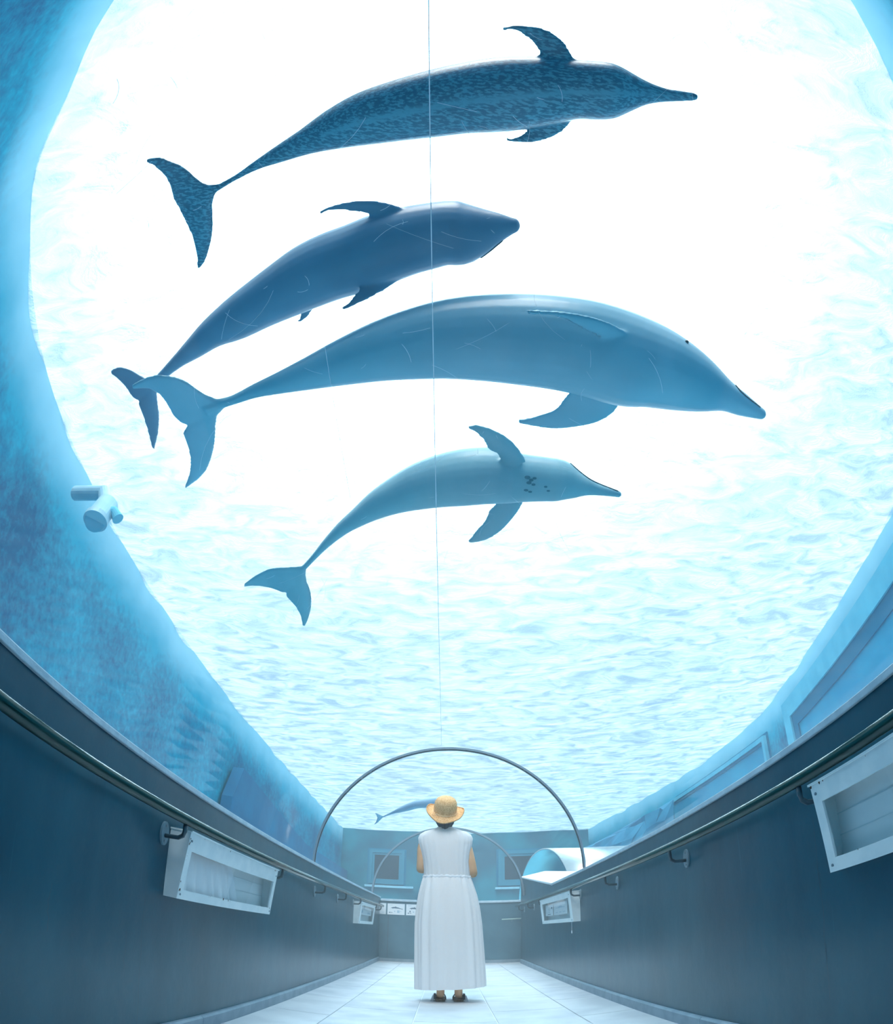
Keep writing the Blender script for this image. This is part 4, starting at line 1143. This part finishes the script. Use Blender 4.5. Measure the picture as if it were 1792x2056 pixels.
# gathered ruffle at the seam
b = NB()
pts = [(p[0], p[1], p[2]) for p in dress_ring(-0.022, 0, 0.171, 0.125, 0.988, 0.6, 0.03, 15)]
rg = []
for k, p in enumerate(pts):
    z_ = p[2] + 0.005 * math.sin(k * 1.9)
    rg.append([(p[0], p[1], z_ + 0.010), (p[0] * 1.02, p[1] * 1.03, z_), (p[0] * 1.0, p[1] * 1.0, z_ - 0.010)])
R_ = [[b.verts.new(q) for q in r_] for r_ in rg]
for k in range(len(R_)):
    a, c = R_[k], R_[(k + 1) % len(R_)]
    for j in range(2): b.faces.new((a[j], c[j], c[j + 1], a[j + 1]))
obj('waist_ruffle', b, MAT['dress'], person, smooth=True)

# hair at the nape
b = NB()
rings = []
for z, hw, hd, cy in ((1.50, 0.074, 0.080, -0.03), (1.45, 0.074, 0.080, -0.022), (1.415, 0.066, 0.068, -0.024), (1.39, 0.052, 0.056, -0.030), (1.372, 0.034, 0.046, -0.036), (1.352, 0.016, 0.034, -0.042)):
    rings.append([(-0.042 + hw * math.cos(a), cy + hd * math.sin(a) * (1 if math.sin(a) < 0 else .55), z + 0.006 * math.sin(a * 9)) for a in [k * 2 * math.pi / 32 for k in range(32)]])
loft(b, rings); obj('hair', b, MAT['hair'], person, smooth=True)

# straw hat tipped back
hat = empty('straw_hat', (-0.043, -0.045, 1.492)); hat.parent = person
hat.rotation_euler = (math.radians(36), math.radians(5), 0)
b = NB()
prof = [(0.001, 0.128), (0.025, 0.127), (0.048, 0.121), (0.066, 0.108), (0.077, 0.088), (0.0815, 0.06), (0.0825, 0.03), (0.083, 0.006), (0.088, -0.001)]
n = 64
def brim(a, t):
    """t 0..1 from the crown outwards"""
    r_ = 0.088 + 0.052 * t
    s_ = math.sin(a); c_ = math.cos(a)
    up = 0.030 * t * t * (abs(c_) ** 2.2)            # sides curl up
    dn = -0.026 * t * max(0, -s_)                    # back droops
    return (r_ * c_ * 1.0, r_ * s_ * 1.0, -0.003 + up + dn + 0.004 * math.sin(a * 5 + 1) * t)
rings = [[(r_ * math.cos(k * 2 * math.pi / n), r_ * math.sin(k * 2 * math.pi / n), z) for k in range(n)] for r_, z in prof]
rings += [[brim(k * 2 * math.pi / n, t) for k in range(n)] for t in (0.15, 0.35, 0.55, 0.75, 0.9, 1.0)]
rings += [[(lambda q: (q[0] * 0.985, q[1] * 0.985, q[2] + 0.008))(brim(k * 2 * math.pi / n, 1.0)) for k in range(n)]]
loft(b, rings, cap0=True, cap1=False)
hs = obj('hat_body', b, MAT['straw'], hat, smooth=True)
hs.modifiers.new('s', 'SOLIDIFY').thickness = 0.003
b = NB()
tube(b, [(0.0865 * math.cos(a), 0.0865 * math.sin(a), 0.010 + 0.003 * math.sin(a)) for a in [k * 2 * math.pi / 48 for k in range(49)]], 0.0028, 8)
bx_, by_ = 0.088 * math.cos(math.radians(222)), 0.088 * math.sin(math.radians(222))
for sgn in (-1, 1):
    tube(b, [(bx_, by_, 0.010), (bx_ + sgn * 0.012 - .004, by_ - 0.010, 0.016), (bx_ + sgn * 0.024 - .006, by_ - 0.014, 0.008), (bx_ + sgn * 0.016 - .004, by_ - 0.012, -0.001), (bx_, by_ - .003, 0.008)], 0.002, 6)
    tube(b, [(bx_, by_ - .003, 0.009), (bx_ + sgn * 0.008, by_ - 0.014, -0.002), (bx_ + sgn * 0.016 - 0.01, by_ - 0.030, -0.004)], 0.0016, 6)
obj('hat_cord', b, MAT['cord'], hat, smooth=True)

# sandals
def sandal(cx, s):
    root = empty('sandal', (cx, 0, 0)); root.parent = person
    b = NB()
    out_ = [(-0.030, -0.045), (-0.012, -0.058), (0.012, -0.058), (0.030, -0.045), (0.034, 0.0), (0.036 + .004 * s, 0.08), (0.040 + .006 * s, 0.15), (0.030 + s * .015, 0.195), (0.0 + s * .02, 0.205), (-0.030 + s * .015, 0.19), (-0.040 + .006 * s, 0.14), (-0.034, 0.06), (-0.033, 0.0)]
    prism(b, out_, 2, 0.0, 0.020); obj('sole', b, MAT['sole'], root)
    for yy, zz in ((0.02, 0.070), (0.075, 0.064), (0.135, 0.048)):
        b = NB(); P = []
        for k in range(11):
            a = math.pi * k / 10
            P.append((0.041 * math.cos(a), yy, 0.012 + (zz - 0.012) * math.sin(a)))
        for p, q in zip(P, P[1:]):
            v = [b.verts.new((p[0], p[1] - .014, p[2])), b.verts.new((p[0], p[1] + .014, p[2])), b.verts.new((q[0], q[1] + .014, q[2])), b.verts.new((q[0], q[1] - .014, q[2]))]
            b.faces.new(v)
        bmesh.ops.remove_doubles(b, verts=b.verts, dist=1e-5)
        st_ = obj('strap', b, MAT['shoe'], root, smooth=True); st_.modifiers.new('s', 'SOLIDIFY').thickness = 0.006
    b = NB()
    box(b, s * 0.036 - .004, s * 0.036 + .010 if s > 0 else s * .036 + .004, -0.02, 0.05, 0.015, 0.060) if s > 0 else box(b, -0.046, -0.032, -0.02, 0.05, 0.015, 0.060)
    obj('side_strap', b, MAT['shoe'], root)
    b = NB()
    P = [(s * 0.047, -0.02), (s * 0.060, -0.02), (s * 0.058, 0.05), (s * 0.047, 0.05)]
    hexa(b, [(P[0][0], P[0][1], 0.0), (P[1][0] + s * .010, P[1][1], 0.0), (P[2][0] + s * .01, P[2][1], 0.0), (P[3][0], P[3][1], 0.0),
             (P[0][0], P[0][1], 0.042), (P[1][0] - s * .004, P[1][1], 0.046), (P[2][0] - s * .004, P[2][1], 0.046), (P[3][0], P[3][1], 0.042)])
    obj('pale_tab', b, MAT['buckle'], root)
sandal(-0.0545, -1); sandal(0.0705, 1)
